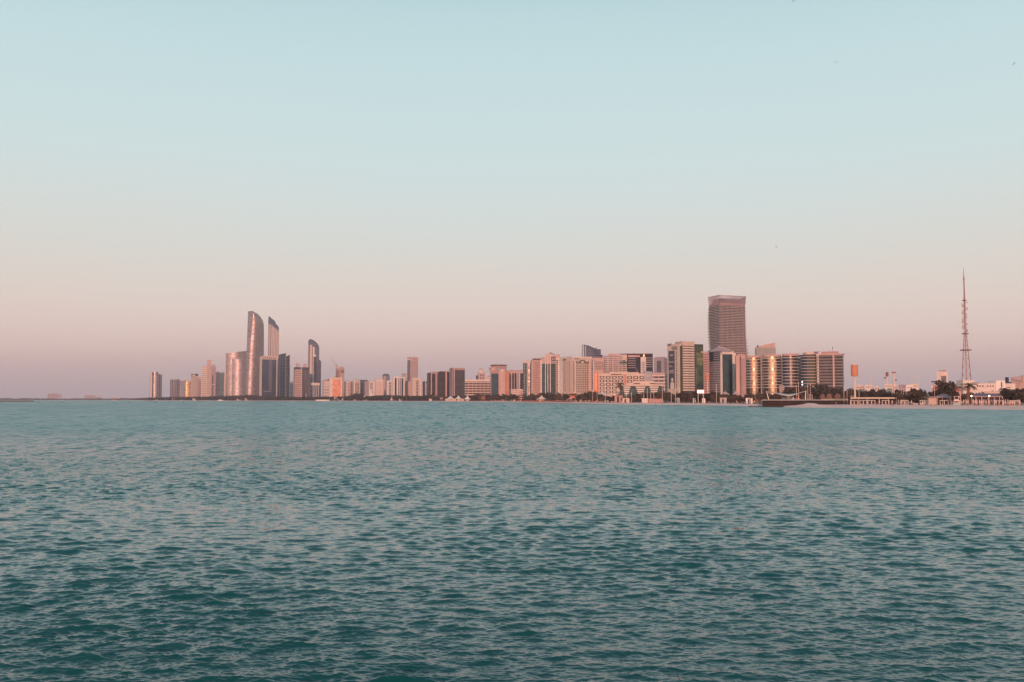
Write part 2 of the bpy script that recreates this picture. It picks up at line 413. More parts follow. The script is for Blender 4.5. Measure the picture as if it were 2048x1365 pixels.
    def grid(s, face, x0, x1, y0, y1, nx, ny, fx, fy, mat, name='window', out=.12):
        t0, t1 = s.rng_(face, x0, x1); tm = (t0+t1)/2
        z0, z1 = max(.2, s.z(y1, face, tm)), s.z(y0, face, tm); sx, sz = (t1-t0)/nx, (z1-z0)/ny; w, h = sx*fx, sz*fy
        def bx(m, q, z): return m.box(q, q+w, -out, .2, z, z+h) if face == 'F' else m.box(-out, .2, q, q+w, z, z+h)
        me = bx(MB(), 0, 0).mesh(name, mat)
        cells = [(i, j) for j in range(ny-1, -1, -1) for i in range(nx)]
        rest = MB()
        cnt = getattr(s, 'nwin', 0)
        for (i, j) in cells:
            q, z = t0+i*sx+(sx-w)/2, z0+j*sz+(sz-h)/2
            if cnt < 100:
                inst(name, me, s.root, (q, 0, z) if face == 'F' else (0, q, z)); cnt += 1
            else: bx(rest, q, z)
        s.nwin = cnt
        if rest.v:
            o = rest.build(name, mat, s.root); o['kind'] = 'stuff'
class Round:
    """a building with a curved plan: the plan is a list of points in metres in its own frame (x right, y away)"""
    def __init__(s, name, label, xl, xr, yt, D, mat, plan, cat='building', zb=ZG, topf=None, bname='glass_wall', smooth=False, group=None, th=0):
        xm = (xl+xr)/2; u0 = uat(xm); s.D = D; s.zb = zb; s.a = R(th)-math.atan(u0)
        s.root = empty(name, (u0*D, D, zb), s.a, label, cat, group)
        s.w = (xr-xl)*D/FPX*math.cos(math.atan(u0)); s.H = zat(yt, D)-zb
        s.plan = plan(s.w); s.topf = topf
        MB().prism(s.plan, 0, s.H if topf is None else (lambda x, y: zat(topf(x/s.w+.5), D)-zb)).build(bname, mat, s.root)
    def z(s, py): return zat(py, s.D)-s.zb
    def ring(s, y0, y1, n, duty, mat, name='floor_slab', k=1.02, sel=None):
        z0, z1 = max(.2, s.z(y1)), s.z(y0); st = (z1-z0)/n; h = st*duty
        cx = sum(p[0] for p in s.plan)/len(s.plan); cy = sum(p[1] for p in s.plan)/len(s.plan)
        me = MB().prism([(cx+(x-cx)*k, cy+(y-cy)*k) for x, y in s.plan], 0, h).mesh(name, mat)
        for i in range(n): inst(name, me, s.root, (0, 0, z0+i*st+(st-h)))
    def fin(s, f0, f1, y0, y1, mat, name='fin', out=.5):
        """upright strip following the plan between fractions f0..f1 of the width, nearest side"""
        m = MB(); xs = np.linspace((f0-.5)*s.w, (f1-.5)*s.w, 5); pr = []
        for x in xs:
            ys = []
            P = s.plan
            for i in range(len(P)):
                (ax, ay), (bx, by) = P[i], P[(i+1) % len(P)]
                if min(ax, bx)-1e-6 <= x <= max(ax, bx)+1e-6 and abs(bx-ax) > 1e-9: ys.append(ay+(by-ay)*(x-ax)/(bx-ax))
            pr.append((x, min(ys) if ys else 0))
        pts = [(x, y-out) for x, y in pr] + [(x, y+.3) for x, y in reversed(pr)]
        m.prism(pts, max(0, s.z(y1)), s.z(y0)); return m.build(name, mat, s.root)
def ellipse(dep=.8, n=40, pw=1.0):
    def f(w):
        r = []
        for i in range(n):
            t = 2*math.pi*i/n; c, q = math.cos(t), math.sin(t)
            r.append((w/2*math.copysign(abs(c)**pw, c), w/2*dep*math.copysign(abs(q)**pw, q)+w/2*dep))
        return r
    return f
def bow(sag=.18, depth=.5, n=14, skew=0.0):
    """flat back, bulging front"""
    def f(w):
        fr = []
        for i in range(n+1):
            t = -1+2*i/n
            fr.append((t*w/2, w*sag*(t*t) + skew*w*t))
        return fr + [(w/2, w*(sag+depth)), (-w/2, w*(sag+depth))]
    return f
# ------------------------------------------------------------------ left end of the skyline (3.5 to 4.6 km away)
b = Round('glass_tower', 'round glass tower with stepped top standing alone at the left end of the skyline', 299.7, 324.2, 749.5, 4400, STEEL, ellipse(.9))
b.fin(.0, .16, 744.3, 795, PALE); b.fin(.33, .5, 744.4, 795, BRONZE, out=1.2); b.fin(.22, .3, 745, 795, NAVY); b.fin(.6, .66, 746.5, 795, BLUEG); b.fin(.75, .82, 748, 795, NAVY)  # the bronze fin stands in for a sun glint down the glass
m = MB().prism([(x*.62-b.w*.12, y*.8+6) for x, y in b.plan], b.H-1, b.z(744.4)).build('crown', STEEL, b.root)
b = Round('drum_tower', 'grey drum-shaped tower with a pale rounded cap left of the golden slab', 340.3, 360, 759.5, 4500, GREYG, ellipse(.8))
for f in (.12, .3, .47, .66, .84): b.fin(f, f+.06, 759.3, 795, MAUVE)
MB().lathe([(b.w*.47, 0), (b.w*.44, 2.0), (b.w*.28, 4.6), (.6, 5.4)], 20, 0, b.w*.4).build('roof_cap', PALE, b.root, loc=(0, 0, b.H-.1))
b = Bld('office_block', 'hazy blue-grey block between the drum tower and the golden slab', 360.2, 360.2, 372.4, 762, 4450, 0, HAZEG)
b.cols('F', 361, 372, 762.5, 795, 6, .3, MAUVE); b.cap(364, 369, 759.5, 762, PALE, 'plant_room')
b = Round('golden_slab', 'narrow slab glowing gold in the low sun between grey neighbours', 371.6, 381.6, 763.5, 4300, GLINT_GOLD, bow(.05, .8))
b.fin(.44, .5, 764, 795, BRONZE); b.fin(-.0, .06, 763.6, 795, PINK); MB().box(-4, 4, 6, 14, b.H-.1, b.H+6).build('plant_room', GLINT_GOLD, b.root)
b = Bld('stone_block', 'beige block with a pale box on its roof right of the golden slab', 381.9, 383.5, 402.3, 753.6, 4250, 25, SANDST)
b.cap(384, 396.5, 748, 753.6, BROWN, 'plant_room'); b.box('F', 384.5, 390, 749.5, 753.4, PALE, 'parapet', out=.8); b.box('F', 390.8, 402.3, 752.8, 755, PALE, 'cornice', out=.9)
b.box('F', 397, 402.3, 761.5, 795, ROSE, 'side_bay', out=.6); b.box('F', 392.3, 396.5, 757, 795, PINK, 'side_bay', out=.5)
b.bands('F', 383.7, 392, 757, 794, 12, .2, CREAM, out=.3)
b = Bld('stepped_tower', 'pink stepped tower with a square cap, tallest of the pale group', 403, 403, 413.3, 735.5, 4100, 0, PALE)
b.grid('F', 403.6, 412.8, 738, 793, 4, 14, .55, .45, WINP); b.bands('F', 403, 413.2, 736, 793, 14, .22, CREAM, out=.5); b.cap(404.5, 413, 732.8, 735.5, PINK, 'setback', 0.1, .9)
b.box('F', 413.3, 423.1, 728.2, 796, SANDST, 'shaft', out=2, back=25); b.box('F', 413.9, 422, 720.2, 728.2, PINK, 'square_cap', out=1, back=14)
b.cols('F', 414, 422.6, 729, 790, 4, .35, ROSE, out=2.4); b.box('F', 423.1, 431.3, 735.5, 796, MAUVE, 'right_wing', out=.5, back=22)
MB().lathe([(9, 0), (8, 5), (4.4, 9), (1, 13)], 12).build('dome', PINK, b.root, loc=(b.tx(427.3), 11, b.z(735.5)-.1))
b.box('F', 424, 426.8, 751.5, 795, BLUEG, 'glass_bay', out=1.0); b.box('F', 424, 431, 768.4, 770.2, CREAM, 'ledge', out=1.2); b.box('F', 428.4, 430.9, 737, 795, ROSE, 'side_bay', out=.8)
b = Bld('pink_block', 'low plain pink block right of the stepped pink tower', 431.4, 431.4, 440.2, 745, 4250, 0, PINK); b.bands('F', 431.6, 440, 760, 790, 3, .16, ROSE); b.cap(433, 438, 742.6, 745, PINK, 'plant_room')
b = Bld('pink_block', 'paler pink block against the left edge of the twin curved towers', 440.4, 440.4, 450.3, 746, 4200, 0, CREAM); b.bands('F', 440.6, 450, 752, 786, 5, .12, PINK); b.box('F', 442, 449, 785.5, 787, WHITE, 'canopy', out=2)
# twin curved towers
b = Round('curved_tower', 'wide curved glass tower with a rising roofline, left neighbour of the tallest tower', 450.1, 493.5, 706, 3850, BRONZE, bow(.16, .35, 22), topf=lambda f: 707.5-6.0*f)
b.ring(709, 794, 24, .25, STEEL, 'spandrel_band', 1.006); b.fin(0, .02, 707, 795, PALE)
b = Round('curved_tower', 'lower curved glass shell bulging in front of the wide curved tower', 463.6, 495, 719, 3740, STEEL, bow(.14, .3, 22), topf=lambda f: 717.2+2.8*f)
b.ring(721, 794, 22, .25, BRONZE, 'spandrel_band', 1.008)
# the tallest tower on the left: two shells meeting in a blade edge, curving over at the top
def landmark():
    D = 3640; xl, xr = 491.4, 526.8; xm = 505.0; u0 = uat(xm); a = -math.atan(u0)
    root = empty('curved_skyscraper', (u0*D, D, ZG), a, 'tallest tower of the left cluster, its right side curving over into a blade-like top', 'skyscraper')
    k = D/FPX*math.cos(math.atan(u0))
    # outline by height: left edge, crease, right edge (pixels)
    rows = [(797, 491.5, 494.6, 523.0), (780, 491.4, 495.2, 525.0), (760, 491.4, 495.8, 526.2), (740, 491.5, 496.3, 527), (720, 491.9, 496.9, 527.2), (700, 492.3, 497.7, 527.2), (680, 492.8, 498.9, 527.0), (665, 493.1, 500.0, 526.8),
            (655, 493.3, 500.6, 526.6), (648, 493.4, 501.0, 526.2), (643, 493.5, 501.2, 525.0), (638, 493.6, 501.5, 523.0), (633, 493.7, 501.8, 519.6), (629, 493.8, 502.0, 516), (626, 493.8, 502.1, 512.5), (623.6, 493.8, 502.3, 507.5), (622.4, 493.9, 502.4, 504.0)]
    left = MB(); right = MB(); n = 12; V = []; V2 = []
    for (py, a0, a1, a2) in rows:
        z = zat(py, D)-ZG
        X0, X1, X2 = (a0-xm)*k, (a1-xm)*k, (a2-xm)*k
        V += [(X0, 18, z), (X1, 0, z), (X1+.5, 36, z)]
        for i in range(n+1):
            t = i/n; x = X1+(X2-X1)*t; V2.append((x, 2.0+30*(1-math.cos(t*1.45))*1.0 - 7*math.sin(t*math.pi)*1.0, z))
        V2.append((X1, 40, z))
    for r in range(len(rows)-1):
        for i in range(2): left.f.append((r*3+i, r*3+i+1, r*3+i+4, r*3+i+3))
        m = n+2
        for i in range(m): right.f.append((r*m+i, r*m+(i+1) % m, (r+1)*m+(i+1) % m, (r+1)*m+i))
    right.f.append(tuple(range((len(rows)-1)*(n+2), len(rows)*(n+2))))
    left.v = V; right.v = V2
    left.build('left_shell', glass((.20, .19, .21), .2, .1), root); right.build('right_shell', BRONZE, root)  # grey left, warm right: shaded and sunlit sides put into the glass colours
    # floor lines on the right shell
    for q in range(30):
        py = 788-q*4.6
        a1 = np.interp(-py, [-r[0] for r in rows], [r[2] for r in rows]); a2 = np.interp(-py, [-r[0] for r in rows], [r[3] for r in rows]); z = zat(py, D)-ZG
        X1, X2 = (a1-xm)*k, (a2-xm)*k; pts = []
        for i in range(n+1):
            t = i/n; pts.append((X1+(X2-X1)*t, 2.0+30*(1-math.cos(t*1.45)) - 7*math.sin(t*math.pi)))
        MB().prism([(x, y-.5) for x, y in pts]+[(x, y+.6) for x, y in reversed(pts)], z, z+2.3).build('floor_band', STEEL, root)
    for q in range(12):
        py = 785-q*13; a0 = np.interp(-py, [-r[0] for r in rows], [r[1] for r in rows]); a1 = np.interp(-py, [-r[0] for r in rows], [r[2] for r in rows]); z = zat(py, D)-ZG
        X0, X1 = (a0-xm)*k, (a1-xm)*k
        MB().prism([(X0, 17.4), (X1, -.6), (X1, 0.3), (X0, 18.3)], z, z+1.8).build('floor_band', MAUVE, root)
landmark()
b = Bld('framed_tower', 'dark blue glass tower in a cream frame, right against the tallest tower', 519.4, 523.6, 553.7, 714, 3500, 14, NAVY, bname='glass_wall')
b.box('L', 519.3, 523.6, 713.4, 796, CREAM, 'corner_pillar', out=1); b.box('F', 523.6, 553.7, 712.8, 719.4, CREAM, 'parapet', out=1.2)
b.box('F', 552.4, 553.9, 713.4, 796, CREAM, 'corner_pillar', out=1); b.grid('F', 525, 551.5, 714.3, 718.6, 7, 1, .45, .7, WIN, out=1.4)
b.bands('F', 538, 543.6, 722, 786, 16, .3, MAUVE, out=.3); b.box('F', 528, 538, 782.6, 783.4, CREAM, 'ledge', out=.5); b.cap(527, 548, 711.6, 713, GREYW, 'plant_room', .3, .8)
for x in (536.5, 549.5): b.box('F', x, x+.5, 719, 796, BLUEG, 'mullion', out=.6)
b = Bld('blade_tower', 'tall striped tower whose steel-blue top slants down to the right', 535.0, 535.0, 556.6, 657, 3590, 0, BLUEG, depth=24,
        prof=[(535.0, 636), (536.3, 632.3), (542, 637.5), (547.8, 641.6), (550.5, 648), (555.2, 652.5), (556.7, 658)])
for i, (x, w) in enumerate([(537.6, 2.2), (541.6, 2.0), (544.6, 1.6), (547.4, 2.0), (550.4, 1.8), (553.6, 2.4)]):
    b.box('F', x, x+w, 648.5+(x-538)*.82, 796, CREAM if i in (0, 3, 5) else PALE, 'pier', out=1.2)
b.box('F', 535.1, 537.2, 650, 796, MAUVE, 'edge_wall', out=.6)
for i, x in enumerate((540, 546, 549.7, 552.8)): b.box('F', x, x+.8, 650+(x-538)*.82, 796, NAVY, 'glass_bay', out=.7)
b = Bld('twin_slab_tower', 'left one of the two slim blue slabs right of the cream framed tower', 555.6, 557, 571.3, 707, 3700, 12, BLUEG, prof=[(557, 709.8), (563, 708.2), (571.3, 706.6)], depth=20, bname='glass_wall')
b.bands('F', 557.2, 571, 712, 795, 18, .14, MAUVE, out=.2); b.box('F', 559.2, 559.9, 711, 796, PALE, 'mullion', out=.6); b.box('F', 570.3, 571.5, 713, 796, GLINT_GOLD, 'bright_edge', out=.7); b.box('F', 564, 564.5, 711, 796, STEEL, 'mullion', out=.5)  # gold edge strip paints a glint line
b = Bld('twin_slab_tower', 'right one of the two slim blue slabs, with a bright steel edge and notched top', 571.8, 571.8, 579.7, 710.4, 3720, 0, NAVY, prof=[(571.8, 713), (575.2, 712.6), (575.3, 711), (579.7, 710.2)], depth=20, bname='glass_wall')
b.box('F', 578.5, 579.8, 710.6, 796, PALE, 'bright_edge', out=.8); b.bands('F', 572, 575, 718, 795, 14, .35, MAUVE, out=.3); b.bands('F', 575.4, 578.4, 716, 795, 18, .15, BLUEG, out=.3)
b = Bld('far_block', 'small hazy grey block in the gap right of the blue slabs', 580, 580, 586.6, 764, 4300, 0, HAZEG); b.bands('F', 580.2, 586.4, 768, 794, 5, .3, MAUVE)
b = Bld('office_tower', 'broad dark office tower with two pink plant boxes on its roof', 587.4, 589, 618.2, 735.2, 3400, 14, BRNG, bname='glass_wall')
b.grid('F', 589.8, 602, 741, 793, 8, 12, .55, .5, WINP, out=.7); b.box('F', 589, 602.4, 739.4, 795, PINK, 'gridded_front', out=.4); b.box('F', 602.4, 603.6, 734, 795, CREAM, 'pier', out=.9)
b.cap(592.6, 599.6, 727, 735, PINK, 'plant_room', .3, .7); b.cap(607.6, 614, 728, 735, PINK, 'plant_room', .3, .7); b.box('F', 589, 618, 735, 739, NAVY, 'top_band', out=.5); b.cols('F', 604, 618, 740, 794, 5, .12, MAUVE, out=.4)
b.box('F', 612, 613, 788, 795, CREAM, 'pier', out=.9)
b = Bld('rounded_tower', 'tall blue tower with a rounded slanting head and pale vertical stripes', 615.6, 615.6, 638.0, 696, 3600, 0, BLUEG, depth=26, bname='glass_wall',
        prof=[(615.6, 684), (616.2, 681.5), (617.3, 679.8), (619.2, 678.8), (622.5, 679.2), (626.9, 681), (630.5, 683.6), (634.7, 688), (636.8, 692), (638.0, 697)])
b.box('F', 619.0, 623.6, 690, 748, CREAM, 'stripe_panel', out=.9); b.box('F', 616, 617, 687, 796, MAUVE, 'edge_wall', out=.5); b.box('F', 625.0, 628.4, 694, 772, PALE, 'stripe_panel', out=.8)
b.bands('F', 629, 637.8, 697, 722, 7, .15, MAUVE, out=.3)
b.box('F', 626.6, 631.4, 713.6, 796, BRNG, 'lift_shaft', out=4, back=2); MB().lathe([(2, -4), (5.2, -1.5), (5.6, 1.5), (3.5, 4), (.5, 5)], 14).build('ball_finial', WHITE, b.root, loc=(b.tx(629.0), -4, b.z(712.4)))
b.box('F', 624.8, 628.3, 745, 768, CREAM, 'stripe_panel', out=4.6)
b = Bld('office_tower', 'slate blue slab joined to the right of the rounded tower', 629.8, 632.4, 641.9, 723, 3450, 12, NAVY, bname='glass_wall'); b.cap(638, 641, 720, 723, GREYG, 'plant_room', .1, .6); b.bands('F', 632.5, 641.8, 726, 764, 10, .12, MAUVE, out=.2)
b = Bld('portal_building', 'white crown slab on four slim columns in front of the rounded tower', 623, 623, 639.8, 766, 3320, 0, CREAM, body=False)
MB().box(0, b.W, 0, 16, b.z(771.2), b.z(766)).build('crown_slab', CREAM, b.root)
MB().box(.8, b.W-.8, 4, 15, 0, b.z(771.2)).build('glass_wall', NAVY, b.root)
b.cols('F', 624.6, 639.4, 771.2, 797, 4, .22, WHITE, 'column', out=1)
# ------------------------------------------------------------------ middle left: the pink and cream blocks (2.6 to 3.3 km)
b = Bld('apartment_block', 'cream block with white floor bands left of the orange glazed block', 645, 647.5, 658.7, 761, 3200, 15, PINK)
b.bands('F', 647.8, 658.2, 765, 792, 9, .5, WHITE); b.grid('F', 648, 657.8, 767, 792, 1, 9, .9, .35, WINP); b.cap(649, 656, 759, 761, GREYW, 'plant_room', .2, .8); b.cap(656, 659, 758.5, 761, NAVY, 'plant_room', .2, .8)
b = Bld('glazed_block', 'block with a big orange-red glazed front in a cream frame', 659.8, 659.8, 684.2, 755, 3150, 0, CREAM)
b.box('F', 665, 681.8, 759.6, 795, COPPER, 'glazed_front', out=.5); b.box('F', 660, 665, 756, 795, PALE, 'side_pier', out=.9); b.box('F', 681.8, 684.2, 757, 795, PALE, 'side_pier', out=.9)
b.bands('F', 665.2, 681.6, 761, 793, 9, .1, ORANGE, out=.7); b.cap(671, 676, 753.4, 755, DKWALL, 'plant_room', .2, .5)
b = Bld('arched_tower', 'pink tower with arched openings rising behind the orange glazed block', 672.2, 680.5, 688.6, 736, 3450, 40, PINK)
b.box('L', 672.4, 679.6, 739, 757, ROSE, 'side_wall', out=.5); b.grid('L', 673, 679, 741, 756, 3, 4, .5, .5, WIN, out=.8); b.grid('F', 681.3, 688, 741, 746, 3, 1, .5, .95, BRNG, out=.5)
b.cols('F', 681, 688.4, 747, 794, 3, .2, CREAM, out=.5); b.cap(682, 687.5, 733.4, 736, CREAM, 'crown', .05, .6); b.cap(674, 680, 735, 737, PINK, 'crown', .1, .5, face='L')
b = Bld('apartment_block', 'blue-grey block with two pink piers right of the orange glazed block', 688.4, 688.4, 704.3, 763.5, 3100, 0, GREYG)
b.box('F', 697.2, 701.4, 763, 794, PINK, 'pier', out=.8); b.box('F', 692, 696.6, 764, 794, PALE, 'pier', out=.7); b.grid('F', 692.3, 696.3, 766, 792, 2, 9, .6, .5, WINP, out=.9); b.grid('F', 697.6, 701.2, 766, 792, 2, 9, .5, .5, WINP, out=1.0); b.cap(690, 703, 761.6, 763.5, GREYW, 'parapet', 0, 1)
b = Bld('apartment_block', 'cream block with dark window rows behind the lone round tree', 704.6, 707.6, 720.3, 761.5, 3050, 14, CREAM)
b.grid('F', 710, 719, 765, 793, 3, 10, .78, .55, WIN); b.box('F', 708, 709.6, 761, 794, WHITE, 'pier', out=.6); b.box('L', 704.8, 707.4, 765, 794, ROSE, 'side_wall'); b.cap(709, 718, 759.8, 761.5, GREYW, 'plant_room', .2, .8)
b = Bld('glass_block', 'dull pinkish-grey glass block left of the cream block with a bay', 720.5, 723.5, 737, 762.5, 3100, 14, GREYG)
b.box('F', 729.6, 736.6, 763, 794, MAUVE, 'side_bay', out=.5); b.cols('F', 723.6, 729.5, 764, 794, 4, .2, MAUVE, out=.3); b.cap(722, 735, 760.3, 762.5, TEAL, 'roof_rail', 0, 1)
b = Bld('apartment_block', 'cream block with a projecting lower bay right of the dull glass block', 737, 738.4, 749.4, 763.5, 2950, 12, PALE)
b.grid('F', 740.2, 746, 766, 790, 1, 9, .85, .45, BRNG); b.box('F', 741, 743.6, 780, 794, WHITE, 'lower_bay', out=3); b.box('F', 739, 748, 788.5, 793, WHITE, 'podium', out=6); b.cap(739.5, 747, 761.4, 763.5, CREAM, 'parapet', 0, 1)
b = Bld('apartment_block', 'tall cream block with a grid of orange windows up its middle', 750, 751.8, 767.2, 759.8, 2900, 12, PALE)
b.grid('F', 757, 763.4, 763, 790, 4, 11, .6, .6, COPPER); b.bands('F', 752, 756.6, 763, 790, 11, .3, PINK); b.bands('F', 763.8, 767, 763, 790, 11, .3, PINK); b.cap(753, 765, 758.4, 759.8, CREAM, 'parapet', 0, 1)
b = Bld('domed_tower', 'mauve glass tower with a shallow dome behind the cream blocks', 764, 771, 779.8, 751.5, 3150, 38, HAZEG, bname='glass_wall')
MB().lathe([(11, 0), (10, 3), (6.5, 5.6), (1, 6.8)], 14).build('dome', GREYG, b.root, loc=(b.W*.4, b.L*.4, b.H-.1)); b.box('L', 764.2, 765.8, 751, 795, PINK, 'pier'); b.box('L', 768, 771, 752, 795, PINK, 'pier', out=.5); b.cap(772, 779, 750.4, 751.5, NAVY, 'parapet', 0, .3)
b = Bld('apartment_block', 'narrow cream block with dark balcony rows left of the finned block', 773, 774.6, 784.4, 761.8, 2850, 12, PALE)
b.grid('F', 777.6, 782.8, 765, 769, 3, 1, .6, .9, WIN); b.grid('F', 777.4, 783, 770, 791, 1, 8, .9, .5, BRNG); b.box('F', 775, 777, 762, 792, WHITE, 'pier')
b = Bld('finned_block', 'cream block with tall dark glass slots and bright upright fins', 784.6, 786, 810, 754.6, 2800, 10, PALE)
for x0, x1 in ((789.6, 793.2), (797.0, 798.6), (800, 801.4), (803, 806.6)): b.box('F', x0, x1, 757, 793, NAVY, 'glass_slot', out=.15)
for x in (788.5, 794.2, 799.1, 801.9, 807.4): b.box('F', x, x+.8, 754, 793, WHITE, 'fin', out=1.0)
b.bands('F', 807.8, 810, 758, 792, 9, .3, PINK); b.cap(792, 796, 752.8, 754.6, WHITE, 'plant_room', .1, .4)
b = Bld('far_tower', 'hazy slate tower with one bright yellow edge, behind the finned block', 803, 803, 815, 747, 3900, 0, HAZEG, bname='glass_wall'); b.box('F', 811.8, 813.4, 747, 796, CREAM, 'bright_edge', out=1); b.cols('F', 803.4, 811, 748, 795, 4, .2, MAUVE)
b = Bld('apartment_block', 'narrow dull red block with banded floors beside the finned block', 810, 810, 818.4, 763, 2850, 0, ROSE); b.bands('F', 810.4, 817.4, 766, 793, 11, .3, PINK); b.cap(811, 817, 761.6, 763, ROSE, 'parapet', 0, .9)
b = Bld('banded_tower', 'tall slim tower with a pink crown and level bands, alone above the cream blocks', 814.5, 820.2, 836.2, 718.6, 3000, 26, MAUVE)
b.bands('F', 820.4, 836, 722.5, 770, 16, .45, PINK, out=.6); b.box('L', 814.6, 820, 720, 796, GREYG, 'side_glass', out=.3); b.box('F', 820.2, 836.2, 715, 722, PINK, 'crown', out=.8, back=16)
b.grid('F', 825.5, 832.5, 717.3, 719.6, 4, 1, .4, .9, WIN, out=1.1); b.box('L', 815, 819.6, 718, 720.6, WHITE, 'bright_sign_panel', out=1.1); b.cap(822, 833, 714, 715.2, PINK, 'plant_room', 0.1, .5); b.box('L', 814.5, 820.2, 715.6, 720, MAUVE, 'crown', out=.6, back=4)
b = Bld('apartment_block', 'pink sliver of a block between the dull red block and the broad cream block', 818.4, 818.4, 823.4, 764, 2800, 0, PINK); b.bands('F', 818.6, 823.2, 767, 793, 10, .35, ROSE)
b = Bld('apartment_block', 'broad cream block in front of the slim banded tower', 822.8, 825, 844.6, 758, 2700, 12, CREAM)
b.grid('F', 832, 837.2, 761, 793, 1, 11, .92, .5, WIN); b.cols('F', 825.4, 831.6, 760, 794, 3, .3, PALE); b.bands('F', 838, 844.4, 762, 792, 11, .3, PINK); b.box('F', 840.4, 841.4, 759, 794, WHITE, 'pier', out=.8); b.cap(826, 841, 756.4, 758, PALE, 'parapet', 0, 1)
b = Bld('glass_block', 'narrow blue glass block with one white edge left of the brown trio', 845, 845, 854, 763.5, 2750, 0, NAVY, bname='glass_wall'); b.box('F', 850.4, 851.4, 763, 794, WHITE, 'bright_edge', out=.8); b.box('F', 845, 846, 765, 794, PINK, 'pier'); b.box('F', 852.6, 854, 765, 794, MAUVE, 'pier')
# the brown trio
b = Bld('brown_tower', 'leftmost and lowest of the three brown glass towers', 854, 858.6, 875.8, 746, 2500, 18, BRNG, bname='glass_wall')
b.box('F', 861.6, 863.6, 746.6, 795, PINK, 'pier', out=1); b.box('F', 870.6, 874.4, 747, 795, ROSE, 'pier', out=1); b.box('F', 861, 875, 744.8, 748, ROSE, 'parapet', out=.7); b.cols('L', 854.4, 858.4, 747, 795, 3, .25, BROWN); b.cap(867, 875, 743.6, 746, ROSE, 'plant_room', .1, .7)
b = Bld('brown_tower', 'middle one of the three brown glass towers', 875.8, 877.4, 898.6, 744, 2450, 14, BRNG, bname='glass_wall')
b.box('F', 890.8, 893.6, 743, 795, PINK, 'pier', out=1); b.box('F', 893.6, 898.4, 745, 795, DKWALL, 'dark_bay', out=.4); b.cap(888.5, 897, 742, 744.2, ROSE, 'plant_room', .05, .6); b.cols('F', 878, 890, 746, 795, 5, .12, BROWN, out=.3); b.cap(879, 886, 742.9, 744.2, BROWN, 'plant_room', .2, .7)
b = Bld('brown_tower', 'rightmost and tallest of the three brown glass towers', 898.6, 904, 929.7, 737.6, 2400, 22, BRNG, bname='glass_wall')
b.box('F', 907.4, 909.3, 738, 795, PINK, 'pier', out=1); b.box('F', 904.2, 906, 738, 795, MAUVE, 'pier', out=.7); b.box('F', 904, 929.7, 736.4, 740.5, ROSE, 'parapet', out=.7); b.cols('L', 899, 903.8, 739, 795, 3, .25, MAUVE)
b.cap(903, 906, 736, 738, BROWN, 'plant_room', .1, .3); b.cap(909, 915, 736.2, 738, ROSE, 'plant_room', .1, .3); b.cap(920, 927, 736.4, 738, ROSE, 'plant_room', .1, .3); b.bands('F', 909.6, 929.4, 742, 794, 14, .08, BROWN, out=.25)
# low deck building and what stands behind
b = Bld('deck_building', 'low wide building of six open decks with white parapets', 930, 930, 980.4, 761.5, 2250, 0, BROWN, bname='core')
b.bands('F', 930, 980.4, 759.6, 794, 7, .38, CREAM, 'deck_parapet', out=1.6); b.cols('F', 933, 980, 763, 795, 6, .12, PINK, 'pier', out=1.2); b.box('F', 930, 980.4, 759.6, 763.4, PALE, 'roof_parapet', out=1.8); b.cap(938, 945, 757.8, 760.2, PINK, 'plant_room', .2, .6)
b = Bld('crowned_tower', 'pink tower with a tapering crown behind the low deck building', 955.8, 957.6, 970.8, 745.5, 3000, 14, PINK)
b.grid('F', 959, 969, 748, 760, 2, 2, .6, .6, GREYG); MB().cyl(0, 0, 0, 7, 9, 7.6, 8).build('crown_base', PALE, b.root, loc=(b.W*.42, 9, b.H-.1)); MB().cyl(0, 0, 0, 6, 5.6, 4.6, 8).build('crown', PINK, b.root, loc=(b.W*.42, 9, b.H+6.9))
b = Bld('glass_block', 'small blue block showing left of the pink crowned tower', 951.8, 951.8, 956, 751.6, 2900, 0, NAVY); b.cap(950.8, 956, 750.9, 751.6, GREYW, 'roof_edge', 0, 1)
b = Bld('far_block', 'pale hazy block with a white spike right of the crowned tower', 971.4, 971.4, 980.6, 752.6, 3400, 0, HAZEG); b.cap(973.8, 974.9, 748, 753, WHITE, 'spike', .1, .3)
b = Bld('pagoda_roofed_tower', 'reddish tower with a flat overhanging roof and a teal glass panel', 980.6, 981.6, 1018, 741, 2150, 12, ROSE)
b.box('F', 982.6, 996.6, 747.5, 795, TEAL, 'glass_panel', out=.4); b.bands('F', 982.6, 996.6, 750, 794, 12, .12, GREYG, out=.7); b.box('F', 998, 1010, 739, 795, PINK, 'front_bay', out=1.6)
b.grid('F', 1001.4, 1006.6, 746, 793, 2, 14, .5, .5, CREAM, 'balcony', out=2.0); b.box('F', 1011, 1017.8, 744, 795, TERRA, 'side_bay', out=.7); b.box('F', 982, 991, 735, 741.3, PINK, 'upper_block', out=-1, back=18); b.box('F', 991, 1014, 733.6, 741.3, MAUVE, 'upper_block', out=-1, back=18)
b.box('F', 984.5, 1013.8, 730.0, 731.6, BROWN, 'flat_roof', out=2.5, back=20); b.box('F', 986, 1012.5, 731.6, 735, ROSE, 'roof_neck', out=-.4, back=17); b.cap(988, 995, 728.8, 730.2, PINK, 'plant_room', .1, .4); b.cap(1004, 1006, 728.4, 730.2, PINK, 'plant_room', .1, .4); b.box('F', 1002.6, 1005.4, 739.6, 743.6, WHITE, 'emblem_panel', out=1.9)
b = Bld('office_block', 'pink framed block with tall dark window bays beside the pagoda-roofed tower', 1018.2, 1019.4, 1047, 743, 2200, 10, PINK)
for x0, x1 in ((1024.2, 1027.8), (1029, 1032.8), (1040.2, 1046)): b.box('F', x0, x1, 747, 779, WIN, 'window_bay', out=.2)
